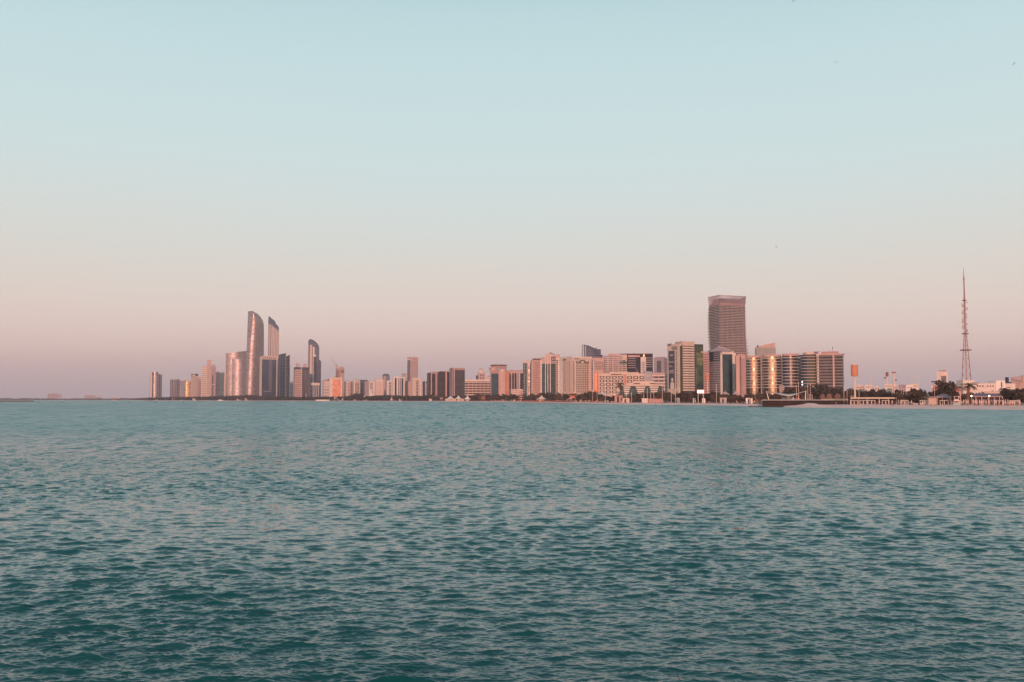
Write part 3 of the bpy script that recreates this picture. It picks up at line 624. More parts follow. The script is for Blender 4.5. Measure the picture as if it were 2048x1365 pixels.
b.box('F', 1019.4, 1022, 748, 779, REDBROWN, 'side_bay'); b.box('F', 1033.4, 1038.6, 746, 779, MAUVE, 'center_bay', out=.4); b.box('F', 1039, 1039.9, 745, 779, WHITE, 'fin', out=1.0); b.box('F', 1028.1, 1028.8, 748, 779, CREAM, 'fin', out=1.0)
b.bands('F', 1018.6, 1046, 779, 791, 3, .5, PALE, out=1.4); b.cap(1021, 1046, 740.8, 743, ROSE, 'parapet', 0, 1)
# ------------------------------------------------------------------ centre (1.2 to 2 km)
b = Bld('corner_tower', 'slim teal glass tower with one bright white stripe and a cream cap', 1046, 1046, 1061.5, 723, 1800, 0, TEAL, bname='glass_wall')
b.box('F', 1046, 1061.5, 722, 727, CREAM, 'cap', out=.8, back=14); b.box('F', 1054, 1055.1, 726.5, 792, WHITE, 'stripe', out=.6); b.box('F', 1056.8, 1059.4, 726.5, 792, BRONZE, 'glint_strip', out=.3); b.box('F', 1059.4, 1061.5, 726.5, 792, BROWN, 'side_bay')  # bronze strip beside the white stripe paints a sun glint
b.bands('F', 1047.4, 1050.6, 730, 788, 17, .22, PALE, 'balcony', out=.5)
b = Bld('hotel_block', 'pink block of small square windows with a slanting cornice, left of the roofs like sails', 1061.6, 1064.6, 1090, 720, 1750, 12, PINK, prof=[(1064.6, 721.5), (1066, 719.5), (1079, 717.5), (1089.9, 714)])
b.grid('F', 1066.5, 1079.6, 723, 788, 5, 19, .5, .5, BRNG); b.box('F', 1081, 1084, 720, 789, PALE, 'pier', out=.5); b.box('F', 1065.5, 1080.5, 718.8, 720.6, BROWN, 'painted_cornice_shadow', out=.3); b.box('L', 1061.8, 1064.4, 724, 789, CREAM, 'side_wall')  # brown strip paints the shade under the cornice
b.box('F', 1065, 1085, 716.8, 718.8, MAUVE, 'cornice', out=.9); b.grid('L', 1062, 1064.2, 726, 788, 1, 18, .5, .5, BRNG)
b = Bld('sail_roofed_tower', 'dark glass tower whose three stepped roofs rise like slanting sails', 1083.8, 1083.8, 1111.6, 728, 1700, 0, TEAL, bname='glass_wall')
for i, (x0, x1, yp) in enumerate(((1090.2, 1095.0, 708.2), (1095.0, 1099.6, 706.4), (1099.6, 1111.6, 704.2))):
    t0, t1 = b.tx(x0), b.tx(x1); zt = b.z(yp); zb_ = b.z(728)-.1; z2 = b.z(yp+(3.0 if i < 2 else 5.6))
    MB().add([(t0, -1.2-i*.5, zb_), (t1, -1.2-i*.5, zb_), (t1, -1.2-i*.5, z2), (t0, -1.2-i*.5, zt), (t0, 14+i, zb_), (t1, 14+i, zb_), (t1, 14+i, z2), (t0, 14+i, zt)], [(0,1,2,3),(4,7,6,5),(0,3,7,4),(1,5,6,2),(3,2,6,7),(0,4,5,1)]).build('slanted_roof', MAUVE if i == 2 else PINK, b.root)
b.box('F', 1090.2, 1091.6, 711, 790, PALE, 'pier', out=1.4); b.box('F', 1095, 1096.4, 710, 790, PALE, 'pier', out=1.9); b.box('F', 1099.8, 1101.4, 708, 790, PALE, 'pier', out=2.6)
b.box('F', 1101.4, 1111.4, 709.8, 713.5, CREAM, 'top_wall', out=2.5); b.box('F', 1103, 1110.6, 714.5, 722, BROWN, 'top_window', out=2.4); b.grid('F', 1103.6, 1110, 715.5, 721, 2, 1, .6, .8, PINK, 'panel', out=2.7); b.bands('F', 1101.5, 1111.4, 724, 788, 17, .08, BRNG, out=.3)
b = Bld('apartment_block', 'narrow cream block with dark balcony slots right of the sail-roofed tower', 1111.6, 1111.6, 1119.6, 716, 1690, 0, CREAM)
b.grid('F', 1112.2, 1116, 723.5, 786, 1, 17, .95, .55, WIN); b.box('F', 1117, 1118, 717, 790, WHITE, 'pier', out=.7); b.cap(1111.6, 1120, 709, 716, PINK, 'upper_block', .1, .8); b.box('F', 1111.6, 1118.5, 720.8, 722.6, BROWN, 'slot', out=.3)
b = Bld('arcaded_block', 'large cream block of even window rows with an arch at its top centre', 1119.7, 1144.2, 1184.2, 715.6, 1490, 32, CREAM)
b.grid('F', 1151.6, 1177.2, 725.4, 786, 6, 17, .72, .45, BRNG); b.grid('F', 1145, 1149.6, 722, 784, 1, 17, .7, .45, BRNG); b.grid('F', 1151.6, 1178.5, 722.8, 726.6, 6, 1, .6, .85, BRNG)
b.box('F', 1160.5, 1169.5, 720.4, 726.6, BRNG, 'arch', out=.35); b.box('F', 1162.4, 1167.6, 722.4, 726.9, CREAM, 'arch_panel', out=.6); b.box('F', 1148.6, 1184, 713.8, 717, PALE, 'parapet', out=.5); b.box('F', 1149, 1158, 717.6, 718.8, BROWN, 'slot', out=.3)
b.box('F', 1150.3, 1151.4, 727, 788, PALE, 'pier', out=.6); b.box('F', 1178.6, 1182.4, 724, 788, PALE, 'pier', out=.6); b.grid('F', 1183, 1184, 725, 785, 1, 17, .9, .5, WIN, out=.6)
b.grid('L', 1126.4, 1131.6, 723, 784, 2, 16, .55, .5, GREYG); b.grid('L', 1134.8, 1140.6, 723, 784, 2, 16, .5, .45, BRNG); b.box('L', 1120, 1124.6, 715, 788, PALE, 'pier', out=.5); b.box('L', 1126, 1132, 718.6, 721.6, BRNG, 'arch', out=.3); b.box('L', 1120, 1144, 713.8, 716.2, PALE, 'parapet', out=.6); b.cols('L', 1132, 1142, 722, 786, 3, .2, PINK)
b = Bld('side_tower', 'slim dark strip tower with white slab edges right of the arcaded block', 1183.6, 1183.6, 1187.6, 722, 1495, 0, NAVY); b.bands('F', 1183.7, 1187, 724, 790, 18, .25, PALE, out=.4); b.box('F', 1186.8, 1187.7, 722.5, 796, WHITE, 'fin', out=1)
b = Bld('wave_roofed_tower', 'steel blue glass tower with a swooping roofline behind the arcaded block', 1166.0, 1166.8, 1202, 698, 2300, 8, BLUEG, prof=[(1166.8, 689.3), (1172, 690.3), (1178, 691.6), (1184, 694.2), (1190, 697.0), (1195, 698.4), (1202, 699)], depth=26, bname='glass_wall')
b.bands('F', 1168, 1201.6, 700, 790, 20, .1, MAUVE, out=.3); b.box('F', 1166.7, 1167.6, 690, 795, WHITE, 'bright_edge', out=.7)  # white strip paints the left edge as sunlit
b.box('F', 1170.2, 1172.2, 692.5, 715, PINK, 'painted_reflection', out=.2); b.box('F', 1202, 1205.3, 710, 795, NAVY, 'side_bay', out=0, back=20); b.cap(1192, 1195.4, 695, 698, GREYW, 'roof_mast', .3, .4)  # matte pink strip paints a reflection onto the glass front
b = Bld('striped_block', 'pink block with grey window stripes behind the orange corner bays', 1184.8, 1184.8, 1206.8, 717, 1900, 0, PINK); b.bands('F', 1187.8, 1206.6, 724, 742, 6, .4, GREYG, 'window_band', out=.2); b.cap(1186, 1205, 715.4, 717, ROSE, 'parapet', 0, 1); b.box('F', 1195, 1206.5, 740, 748, PINK, 'lower_wall', out=1)
b = Bld('corner_bays', 'column of glowing orange corner bays at the left end of the framed-window block', 1188, 1188, 1197.4, 745.5, 1410, 0, TERRA); b.bands('F', 1188.5, 1196, 748, 782, 10, .45, COPPER, 'bay', out=1.2); b.cap(1189, 1196, 744.4, 745.5, PINK, 'parapet', 0, 1)  # orange of the bays has the strong sunlight put into it
b = Bld('balcony_block', 'mauve and cream block of gridded balconies with a taller centre', 1206.6, 1206.6, 1254.2, 712, 1950, 0, MAUVE)
b.cap(1217, 1239, 708, 712.4, PINK, 'upper_block', -.02, .7); b.grid('F', 1207.6, 1216, 716, 744, 2, 7, .62, .6, BRNG, 'balcony', out=.3); b.grid('F', 1218, 1225, 714, 744, 2, 8, .55, .6, BRNG, 'balcony', out=.3); b.grid('F', 1228, 1244, 718, 744, 4, 7, .6, .6, GREYG, 'balcony', out=.3)
for x in (1206.8, 1214, 1224.4, 1236): b.box('F', x, x+1.5, 713, 745, PINK, 'pier', out=.8)
b.bands('F', 1207, 1244, 715, 744, 7, .25, PALE, out=.5); b.grid('F', 1245, 1251.6, 720, 744, 1, 6, .95, .5, WIN, out=.9); b.box('F', 1244.4, 1254.2, 710, 745, CREAM, 'end_wall', out=.7)
b = Bld('dark_modern_block', 'dark navy block with a thin white roofline and a white stair tower at its front', 1254.2, 1254.2, 1305.8, 708.2, 1850, 0, DKWALL)
b.box('F', 1240, 1305.8, 707.2, 708.6, MAUVE, 'roof_edge', out=1.6, back=20); b.bands('F', 1256, 1272, 717, 740, 5, .28, MAUVE, 'balcony', out=.8); b.bands('F', 1292.6, 1304.6, 716, 738, 5, .18, PALE, 'balcony', out=.8)
b.box('F', 1256, 1280, 711, 714.6, PINK, 'top_panel', out=.4); b.box('F', 1281.4, 1292.3, 714.6, 748, GREYW, 'stair_tower', out=4, back=2); b.bands('F', 1281.4, 1292.3, 723, 747, 7, .4, WHITE, 'landing', out=4.5); b.box('F', 1281.4, 1292.3, 714.6, 723, PALE, 'stair_top', out=4.6); b.cols('F', 1285, 1289, 723, 747, 2, .3, BRNG, 'window', out=4.8)
b.box('F', 1286.8, 1289.4, 709.4, 714, GLINT_GOLD, 'glint_panel', out=4.2); b.box('F', 1304.6, 1305.9, 708.4, 746, DKWALL, 'end_wall', out=.9)  # small gold panel added as a painted glint above the stairs
b = Bld('mauve_tower', 'mauve block with one tall dark window behind the green office tower', 1308, 1328, 1336.5, 716, 2050, 62, MAUVE, prof=None)
b.box('L', 1314, 1322.6, 721.8, 745, NAVY, 'tall_window', out=.3); b.cols('L', 1309, 1327, 718, 745, 8, .2, GREYW, out=.3); b.grid('F', 1329, 1336, 718, 745, 2, 7, .4, .5, BRNG); b.cap(1310, 1327, 714.4, 716, MAUVE, 'parapet', .0, .5, face='L')
b = Bld('framed_window_block', 'long low cream block of four storeys of framed square windows', 1197, 1197, 1336, 747.2, 1400, 0, CREAM)
b.grid('F', 1198, 1247, 751.6, 788, 4, 5, .78, .70, BRNG, 'window_frame', out=.25); b.grid('F', 1198, 1247, 751.6, 788, 4, 5, .42, .34, PALE, 'window_panel', out=.5)
b.grid('F', 1253, 1290, 751.6, 767, 3, 2, .78, .70, BRNG, 'window_frame', out=.25); b.grid('F', 1253, 1290, 751.6, 767, 3, 2, .42, .34, PALE, 'window_panel', out=.5)
b.cap(1219, 1256, 743.6, 747.4, CREAM, 'upper_storey', 0.05, .9); b.cap(1254, 1278, 745, 747.4, CREAM, 'upper_storey', .05, .9); b.cap(1290, 1304, 743.4, 747.4, GREYW, 'upper_storey', .05, .9); b.box('F', 1222, 1243, 748.6, 750.2, BROWN, 'slot', out=.2); b.box('F', 1246.4, 1248.8, 748, 789, ORANGE, 'lit_return', out=2.2)  # orange colour paints low sun onto the return of the cream wall
b.box('F', 1249.2, 1252.8, 749, 789, ROSE, 'recess', out=.3); b.box('F', 1288, 1303, 746, 789, GREYW, 'stair_wall', out=1.2); b.box('F', 1303, 1330, 748, 789, MAUVE, 'right_wing', out=.8); b.bands('F', 1304.6, 1335.6, 750, 785, 5, .35, PALE, 'floor_band', out=1.6)
b.grid('F', 1307, 1328, 752, 767, 2, 2, .8, .5, BRNG, 'window', out=1.2); b.bands('F', 1197.2, 1247, 750.8, 787, 5, .12, PALE, 'floor_band', out=.7)
b = Bld('terraced_hotel', 'low cream building with inverted pyramid bays and stepped roof terraces', 1232.6, 1232.6, 1327, 772, 1250, 0, TEAL, bname='glass_wall')
b.box('F', 1230, 1327, 769.8, 772.6, CREAM, 'roof_terrace', out=3, back=20); b.box('F', 1267, 1309, 762.8, 769.9, CREAM, 'upper_storey', out=-1, back=16); b.box('F', 1268, 1280, 766.8, 768.4, BROWN, 'slot', out=-.8); b.box('F', 1300, 1310, 766.8, 768.4, BROWN, 'slot', out=-.8); b.box('F', 1256, 1266, 765.6, 769.9, CREAM, 'upper_storey', out=0, back=14)
for (c, w) in ((1253, 15), (1281, 19), (1308, 18)):
    for i in range(4):
        ww = w*(1-i*.16); y0 = 773.6+i*4.1; b.box('F', c-ww/2, c+ww/2, y0, y0+2.7, PALE, 'bay_floor', out=3.2-i*.6)
b.box('F', 1233, 1239, 773, 789, CREAM, 'side_bay', out=1.5)
# green office tower
b = Bld('green_office_tower', 'tall cream and green glass tower with a dark banner down its side', 1336.2, 1359.8, 1407.2, 687.6, 1300, 38, GREEN, bname='glass_wall', depth=26)
b.box('L', 1336.0, 1359.9, 692, 796, CREAM, 'cream_wall', out=.8); b.box('L', 1343.6, 1359.9, 688.4, 692.4, CREAM, 'cornice', out=.9, back=8); b.box('L', 1337, 1343.6, 687.8, 700, GREYG, 'corner_glass', out=.7); b.cols('L', 1345, 1356, 692.5, 699.8, 5, .35, BRNG, 'window', out=1.1)
b.grid('L', 1352.6, 1356, 703, 786, 1, 18, .5, .5, BRNG, out=1.1)
bn = b.box('L', 1339.3, 1350.6, 702.2, 778, NAVY, 'banner', out=1.6); bn['label'] = 'dark purple hanging banner'
b.box('F', 1364.4, 1387.4, 685.4, 796, BRNG, 'banded_front', out=1.0); b.bands('F', 1364.4, 1387.4, 689, 784, 19, .64, CREAM, 'floor_band', out=2.0); b.box('F', 1364, 1387.6, 683.3, 689, CREAM, 'crown', out=2.1, back=10); b.box('F', 1359, 1366, 684.4, 688, MAUVE, 'plant_room', out=-1, back=9)
b.bands('F', 1388, 1406.8, 690, 792, 20, .08, BRNG, 'floor_band', out=.3); b.box('F', 1387.6, 1388.6, 686, 795, GREEN, 'edge', out=.6); b.box('F', 1393, 1407, 706, 768, glass((.17, .17, .08), .2, .1), 'reflection_panel', out=.12)  # olive panel paints a lighter reflection over the green glass
t0 = b.rng_('L', 1340.6, 1349.6)
def badge(y0, y1, x0=1342.3, x1=1347.8): return b.box('L', x0, x1, y0, y1, PALE, 'banner_lettering', out=1.75)
badge(709.2, 710.0); badge(710.8, 711.4, 1343.2, 1349); badge(712.0, 712.6); badge(723.6, 724.2, 1339.9, 1350.2); badge(725.4, 725.8, 1339.9, 1350.2); badge(741.0, 741.9, 1342, 1349.6); badge(743, 743.6, 1340.2, 1349); badge(745.6, 746.6, 1341.6, 1350); badge(731, 735, 1343, 1343.8); badge(733.6, 734.2, 1341, 1348)
# figure printed on the banner: head, body
tm0, tm1 = b.rng_('L', 1342.8, 1350.2)
fz = lambda y: b.z(y, 'L', tm0)
head = [(tm0+(tm1-tm0)*(.5+.28*math.cos(a)), fz(760)+(2.6)*math.sin(a)) for a in np.linspace(0, 2*math.pi, 12, endpoint=False)]
bodyp = [(tm0, fz(778)), (tm1, fz(778)), (tm1, fz(768)), (tm0+(tm1-tm0)*.8, fz(764.4)), (tm0+(tm1-tm0)*.2, fz(764.4)), (tm0, fz(768))]
fm = MB()
for poly in (head, bodyp):
    n = len(poly); fm.add([(-1.72, y, z) for y, z in poly]+[(-1.55, y, z) for y, z in poly], [tuple(range(n)), tuple(reversed(range(n, 2*n)))]+[(i, (i+1) % n, n+(i+1) % n, n+i) for i in range(n)])
fm.build('banner_figure', PALE, b.root)
# slanted grey tower with pyramid peak
b = Bld('annex_block', 'dark red-brown banded annex between the green tower and the slate tower', 1407.2, 1407.2, 1419, 705.5, 1215, 0, ROSE); b.bands('F', 1408, 1419, 709, 792, 17, .35, GREYG, 'floor_band', out=.6); b.cap(1403, 1408, 702.6, 706, ROSE, 'upper_block', .3, .8)
b = Bld('slate_tower', 'peaked slate tower with a teal glass front in a cream frame', 1417.4, 1440.6, 1471.6, 703.5, 1200, 36, GREYG)
b.bands('L', 1417.8, 1440.2, 724, 792, 15, .4, MAUVE, 'floor_band', out=.8); b.box('L', 1417.6, 1440.4, 701, 723, NAVY, 'top_glass', out=.5); b.bands('L', 1429, 1440.3, 706, 723, 4, .3, MAUVE, 'floor_band', out=.9)
b.box('F', 1440.6, 1466.6, 702.6, 709, PALE, 'cornice', out=1.6); b.box('F', 1440.6, 1443.6, 703, 795, PALE, 'frame_pier', out=1.6); b.box('F', 1464.4, 1470.8, 706, 795, PALE, 'frame_pier', out=1.5)
b.box('F', 1443.6, 1464.4, 709, 795, TEAL, 'teal_front', out=.4); b.bands('F', 1443.6, 1464.4, 711, 793, 15, .12, BRNG, out=.6); b.grid('F', 1468.4, 1470.4, 712, 792, 1, 16, .8, .5, BRNG, out=1.8); b.cols('L', 1428.6, 1429.4, 724, 792, 1, .6, GREYG, out=1)
pz = b.z(699.5); px_ = b.z(692)
MB().add([(-3, -3, 0), (b.W*.72, -3, 0), (b.W*.72, b.L*.9, 0), (-3, b.L*.9, 0), (b.W*.12, b.L*.3, px_-pz+2)], [(3, 2, 1, 0), (0, 1, 4), (1, 2, 4), (2, 3, 4), (3, 0, 4)]).build('pyramid_roof', MAUVE, b.root, loc=(0, 0, b.H+.02))
MB().bar((b.W*.12, b.L*.3, b.z(692.2)), (b.W*.62, -2, b.z(700.4)), .5).build('roof_ridge', PALE, b.root)
# twisting tower
def twisted():
    D = 1620; u0 = uat(1456); root = empty('twisting_tower', (u0*(D+30), D+30, ZG), -math.atan(u0), 'tallest tower on the right, dark ribbed floors and an open flaring crown', 'skyscraper')
    rows = []
    def plan(py):
        t = (py-608)/(780-608)         # 0 under the crown, 1 at the ground
        # photographed corner columns by height
        xl = np.interp(py, [590, 608, 640, 680, 740, 800], [1418.6, 1420.2, 1420.4, 1421.2, 1423, 1425]); xc = np.interp(py, [590, 800], [1440.6, 1441.6]); xr = np.interp(py, [590, 608, 660, 700, 760, 800], [1493.6, 1491.2, 1491.6, 1492.8, 1494.6, 1495.6])
        k = (D+14)/FPX
        return [((xc-1456)*k, -26), ((xr-1456)*k, 2), ((xr-1464)*k, 34), ((xl-1450)*k, 32), ((xl-1456)*k, 4)]
    def body(y0, y1, mat, name, steps):
        m = MB(); ys = np.linspace(y1, y0, steps); V = []; n = 5
        for y in ys:
            for p in plan(y): V.append((p[0], p[1], zat(y, D)-ZG))
        F = [tuple(reversed(range(n))), tuple(range((steps-1)*n, steps*n))]
        for r in range(steps-1):
            for i in range(n): F.append((r*n+i, r*n+(i+1) % n, (r+1)*n+(i+1) % n, (r+1)*n+i))
        return m.add(V, F).build(name, mat, root)
    body(609, 799.5, BRNG, 'shaft', 12)
    nf = 56
    for i in range(nf):
        y = 611.5+i*(792-611.5)/nf
        P = plan(y); cx = sum(p[0] for p in P)/5; cy = sum(p[1] for p in P)/5
        tl = max(0, math.sin((y-600)/125*math.pi*1.0)) if y < 725 else 0          # left overhang swells in the upper half
        tr = max(0, (y-672)/40) if y < 712 else 1.0
        k = 1.055 if i % 2 else 1.015
        Q = [[cx+(p[0]-cx)*k, cy+(p[1]-cy)*k] for p in P]
        Q[4][0] -= 2.2*tl; Q[3][0] -= 1.6*tl; Q[1][0] += 2.8*min(1, tr); Q[2][0] += 2*min(1, tr)
        z = zat(y, D)-ZG
        MB().prism([tuple(q) for q in Q], z, z+1.15).build('floor_slab', wall((.36, .29, .285)), root)
    for i in range(5):
        f = (i+.5)/5; P0, P1 = plan(612), plan(790)
        a0 = Vector((P0[0][0]+(P0[1][0]-P0[0][0])*f, P0[0][1]+(P0[1][1]-P0[0][1])*f-1.0, zat(612, D)-ZG)); a1 = Vector((P1[0][0]+(P1[1][0]-P1[0][0])*f, P1[0][1]+(P1[1][1]-P1[0][1])*f-1.0, zat(790, D)-ZG))
        MB().bar(a0, a1, .5).build('mullion', MAUVE, root)
    # crown: warm band, core, then a flaring screen of fins
    z0, z1 = zat(609, D)-ZG, zat(606, D)-ZG; P = plan(608)
    MB().prism([(p[0]*.985, p[1]*.985) for p in P], z0-.1, z1+1).build('crown_band', ROSE, root)
    zt = zat(590.4, D)-ZG; cx = sum(p[0] for p in P)/5; cy = sum(p[1] for p in P)/5
    MB().prism([(cx+(p[0]-cx)*.8, cy+(p[1]-cy)*.8) for p in P], z1+.9, zt-4).build('crown_core', MAUVE, root)
    lo = [(cx+(p[0]-cx)*1.0, cy+(p[1]-cy)*1.0) for p in P]; hi = [(cx+(p[0]-cx)*1.055, cy+(p[1]-cy)*1.055) for p in P]
    for e, cnt in ((0, 28), (4, 13), (1, 7)):
        for q in range(cnt+1):
            f = q/cnt; i0, i1 = e, (e+1) % 5
            a = (lo[i0][0]+(lo[i1][0]-lo[i0][0])*f, lo[i0][1]+(lo[i1][1]-lo[i0][1])*f, z1-2); c = (hi[i0][0]+(hi[i1][0]-hi[i0][0])*f, hi[i0][1]+(hi[i1][1]-hi[i0][1])*f, zt)
            MB().bar(a, c, .8).build('crown_fin', MAUVE, root)
    rm = MB()
    for i in (4, 0, 1):
        rm.bar((*hi[i], zt), (*hi[(i+1) % 5], zt), .9); rm.bar((*lo[i], z1-2), (*lo[(i+1) % 5], z1-2), .9)
    rm.build('crown_rim', ROSE, root)
twisted()
b = Bld('pink_slab', 'pink slab of two bright upright piers right of the slate tower', 1471.8, 1471.8, 1492, 711.5, 1140, 0, ROSE); b.box('F', 1472.6, 1479, 712, 795, PINK, 'pier', out=1.6); b.box('F', 1483, 1490, 712, 718, PINK, 'upper_wall', out=1.2); b.bands('F', 1483, 1491, 719, 793, 19, .4, MAUVE, 'floor_band', out=.8); b.cap(1475, 1490, 708.6, 711.5, ROSE, 'plant_room', .1, .8); b.cols('F', 1480, 1483, 714, 793, 1, .4, BRNG, out=1)
b = Bld('slant_roofed_tower', 'grey-green tower with a pale roof slanting up to the right, behind the round bays', 1511.5, 1513.4, 1552, 695.4, 1750, 10, wall((.30, .31, .27)))
t0, t1 = b.tx(1518), b.tx(1551.2)
MB().add([(t0, 1, 0), (t1, 1, 0), (t1, 1, b.z(685.6)-b.H), (t0, 1, b.z(692.6)-b.H), (t0, 20, 0), (t1, 20, 0), (t1, 20, b.z(685.6)-b.H), (t0, 20, b.z(692.6)-b.H)], [(0,1,2,3),(4,7,6,5),(0,3,7,4),(1,5,6,2),(3,2,6,7),(0,4,5,1)]).build('slanted_roof', PINK, b.root, loc=(0, 0, b.H-.05))
b.wrap(697, 714, 5, .3, GREYW, out=1.0); b.cap(1515.4, 1518, 690.8, 693.8, BROWN, 'dish_antenna', .1, .3); b.cap(1516.4, 1517, 693, 696, GREYW, 'antenna_post', .15, .2)
# wave-shaped hotel: three round bays and a long flat wing
DW = 1160
def wave_bay(label, xl, xr, yt, yb, n, mat, D, fins, capm=PINK):
    b = Round('round_bay_block', label, xl, xr, yt, D, mat, ellipse(1.0, 48), group='round bays of the wave-shaped block')
    b.ring(yt+3.6, yb, n, .14, WHITE, 'floor_slab', 1.022)
    cx, cy = 0, b.w/2
    MB().cyl(cx, cy, 0, 2.6, b.w*.475, n=32).build('parapet', capm, b.root, loc=(0, 0, b.H-.1))
    for (f0, f1, mm) in fins: b.fin(f0, f1, yt+3, yb+8, mm, 'glass_bay', out=.15)
    return b
CURV = glass((.36, .25, .16), .46, .75, (2.5, 3.3), .4); CURV2 = glass((.055, .032, .03), .34, .05); OLIVE = wall((.085, .08, .062), rough=.6)
wave_bay('leftmost round bay of the wave-shaped block, glowing gold on its right half', 1491.5, 1522.4, 715.8, 781, 11, CURV, DW, [(0.0, .25, NAVY), (.8, 1.0, WIN)])
wave_bay('second round bay of the wave-shaped block, with the brightest golden streak', 1523.6, 1564.2, 713.4, 781, 11, CURV, DW-15, [(0.0, .3, CURV2), (.74, 1.0, DARKM)])
wave_bay('third round bay of the wave-shaped block, dark with a reddish sheen', 1564.6, 1597, 711.8, 779, 10, CURV2, DW-20, [(0.05, .3, NAVY), (.82, 1.0, DARKM)])
b = Round('round_bay_block', 'widest round bay of the wave-shaped block, beside its flat wing', 1601.5, 1642, 709.6, DW-40, OLIVE, ellipse(.8, 48), group='round bays of the wave-shaped block')
b.ring(713, 779, 11, .13, PALE, 'floor_slab', 1.02); b.fin(.02, .3, 711, 790, NAVY, 'glass_bay', .15); MB().cyl(0, b.w*.4, 0, 2.6, b.w*.38, n=32).build('parapet', PINK, b.root, loc=(0, 0, b.H-.1))
for (x, y) in ((1597.5, 709), (1599.6, 709)):
    pass
b = Bld('link_tower', 'slim white-edged stair strip between the third and the widest round bays', 1595, 1595, 1602.6, 711, DW+5, 0, NAVY); b.box('F', 1595.8, 1596.8, 711, 790, WHITE, 'fin', out=1.0); b.bands('F', 1598, 1602.4, 715, 785, 11, .45, PALE, 'landing', out=1.5)
b = Bld('flat_wing', 'long flat dark wing of the wave-shaped block with white floor lines', 1634, 1634, 1686.4, 709.2, DW-45, -9, BRNG, bname='glass_wall', depth=7)
b.bands('F', 1634, 1686.4, 712.2, 778, 11, .10, PALE, 'floor_slab', out=.7); b.box('F', 1634.4, 1638.4, 709.2, 790, PALE, 'pier', out=1.6); b.grid('F', 1635.4, 1637.6, 712, 775, 1, 11, .8, .6, BRNG, out=1.8); b.box('F', 1666.4, 1669.6, 708, 790, PINK, 'pier', out=1.6); b.box('F', 1634, 1686.4, 707.6, 710.6, PINK, 'parapet', out=1.5, back=14)
b.cap(1643, 1676, 703.8, 708, ROSE, 'roof_storey', .2, .8); b.cap(1614, 1628, 703.4, 708.2, PALE, 'roof_storey', .3, .8); b.cap(1628, 1638, 703, 705, MAUVE, 'roof_storey', .3, .8); b.cap(1665.4, 1666.1, 694, 704, BROWN, 'roof_mast', .3, .34); b.cap(1664.4, 1667, 696, 696.6, BROWN, 'roof_mast', .3, .34); b.cap(1659, 1659.5, 700, 704, BROWN, 'roof_mast', .3, .34)
for i, (x0, x1, y) in enumerate(((1545, 1560, 710.4), (1566, 1580, 709.4), (1583, 1594, 707.4), (1499, 1514, 712.6))):
    pass
# ------------------------------------------------------------------ right end: towers and low buildings
def tv_mast():
    D = 1080; u0 = uat(1933); root = empty('broadcast_mast', (u0*D, D, ZG), -math.atan(u0), 'tall red lattice broadcast mast standing alone at the right', 'mast')
    k = D/FPX; Z = lambda y: zat(y, D)-ZG
    cx = lambda y: (np.interp(y, [536, 800], [1926.4-1930.5, 1933.3-1930.5]))*k
    hw = lambda y: np.interp(y, [558, 600, 668, 700, 760, 800], [.9, 1.6, 2.9, 5.6, 10.5, 13.2])*k
    def lattice(y0, y1, nseg, w, wd):
        m = MB(); ys = np.linspace(y0, y1, nseg+1)
        P = lambda y, i: Vector((cx(y)*0 + (-1, 1, 1, -1)[i]*hw(y)*.78, (-1, -1, 1, 1)[i]*hw(y)*.78, Z(y)))
        for j in range(nseg):
            for i in range(4):
                m.bar(P(ys[j], i), P(ys[j+1], i), w); m.bar(P(ys[j], i), P(ys[j+1], (i+1) % 4), wd); m.bar(P(ys[j+1], i), P(ys[j], (i+1) % 4), wd)
                m.bar(P(ys[j+1], i), P(ys[j+1], (i+1) % 4), wd)
        return m
    lattice(800, 701, 6, .42, .17).build('lattice_base', REDBROWN, root)
    lattice(700, 602, 11, .4, .17).build('lattice_shaft', REDBROWN, root)
    MB().bar((0, 0, 0), (0, 0, Z(602)), .75).build('cable_core', wall((.40, .16, .13)), root)
    MB().bar((0, 0, Z(602)), (0, 0, Z(556)), 1.5, 1.0).build('antenna_column', REDBROWN, root)
    MB().bar((0, 0, Z(556)), (0, 0, Z(536.6)), .8, .3).build('spire', REDBROWN, root)
    for y, r in ((700.6, 10.6), (668, 6.4), (601.4, 4.2), (558, 2.0)):
        MB().cyl(0, 0, Z(y)-.5, Z(y)+.5, r*k*1.0, n=12).build('platform', REDBROWN, root)
    rr = random.Random(5)
    for i in range(22):
        y = 606+i*2.7; s = rr.choice((-1, 1)); l = rr.uniform(1.8, 3.4)*k
        MB().bar((0, 0, Z(y)), (s*(l+1.0), 0, Z(y)), .4).bar((s*(l+1.0), 0, Z(y)-.8), (s*(l+1.0), 0, Z(y)+.8), .5).build('antenna', REDBROWN, root)
tv_mast()
def pylon(label, xc, xl, xr, y0, y1, yb, D, tilt=0):
    u0 = uat(xc); root = empty('pylon_sign', (u0*D, D, ZG), -math.atan(u0), label, 'sign'); k = D/FPX; Z = lambda y: zat(y, D)-ZG
    r = (xr-xl)/2*k; MB().cyl(0, 0, Z(y1), Z(y0), r, n=20).build('sign_drum', TERRA, root, smooth=False)
    MB().cyl(0, 0, -.5, Z(y1)+.2, r*.30, r*.22, n=10).build('pole', PALE, root)
    MB().cyl(0, 0, Z(y0)-.02, Z(y0)+.35, r*1.04, n=20).build('rim', PALE, root)
    for i in range(4): MB().cyl(0, 0, Z(y1)+(Z(y0)-Z(y1))*(i+.6)/4.4, Z(y1)+(Z(y0)-Z(y1))*(i+.6)/4.4+.12, r*1.015, n=20).build('seam', ORANGE, root)
    return root
r_ = pylon('orange drum sign on a tall white pole right of the wave-shaped block', 1709.4, 1703.0, 1716.4, 730.4, 753, 795, 690)
MB().box(-3.4, .4, -.3, .3, zat(793, 690)-ZG, zat(792.4, 690)-ZG).build('side_arm', PALE, r_)
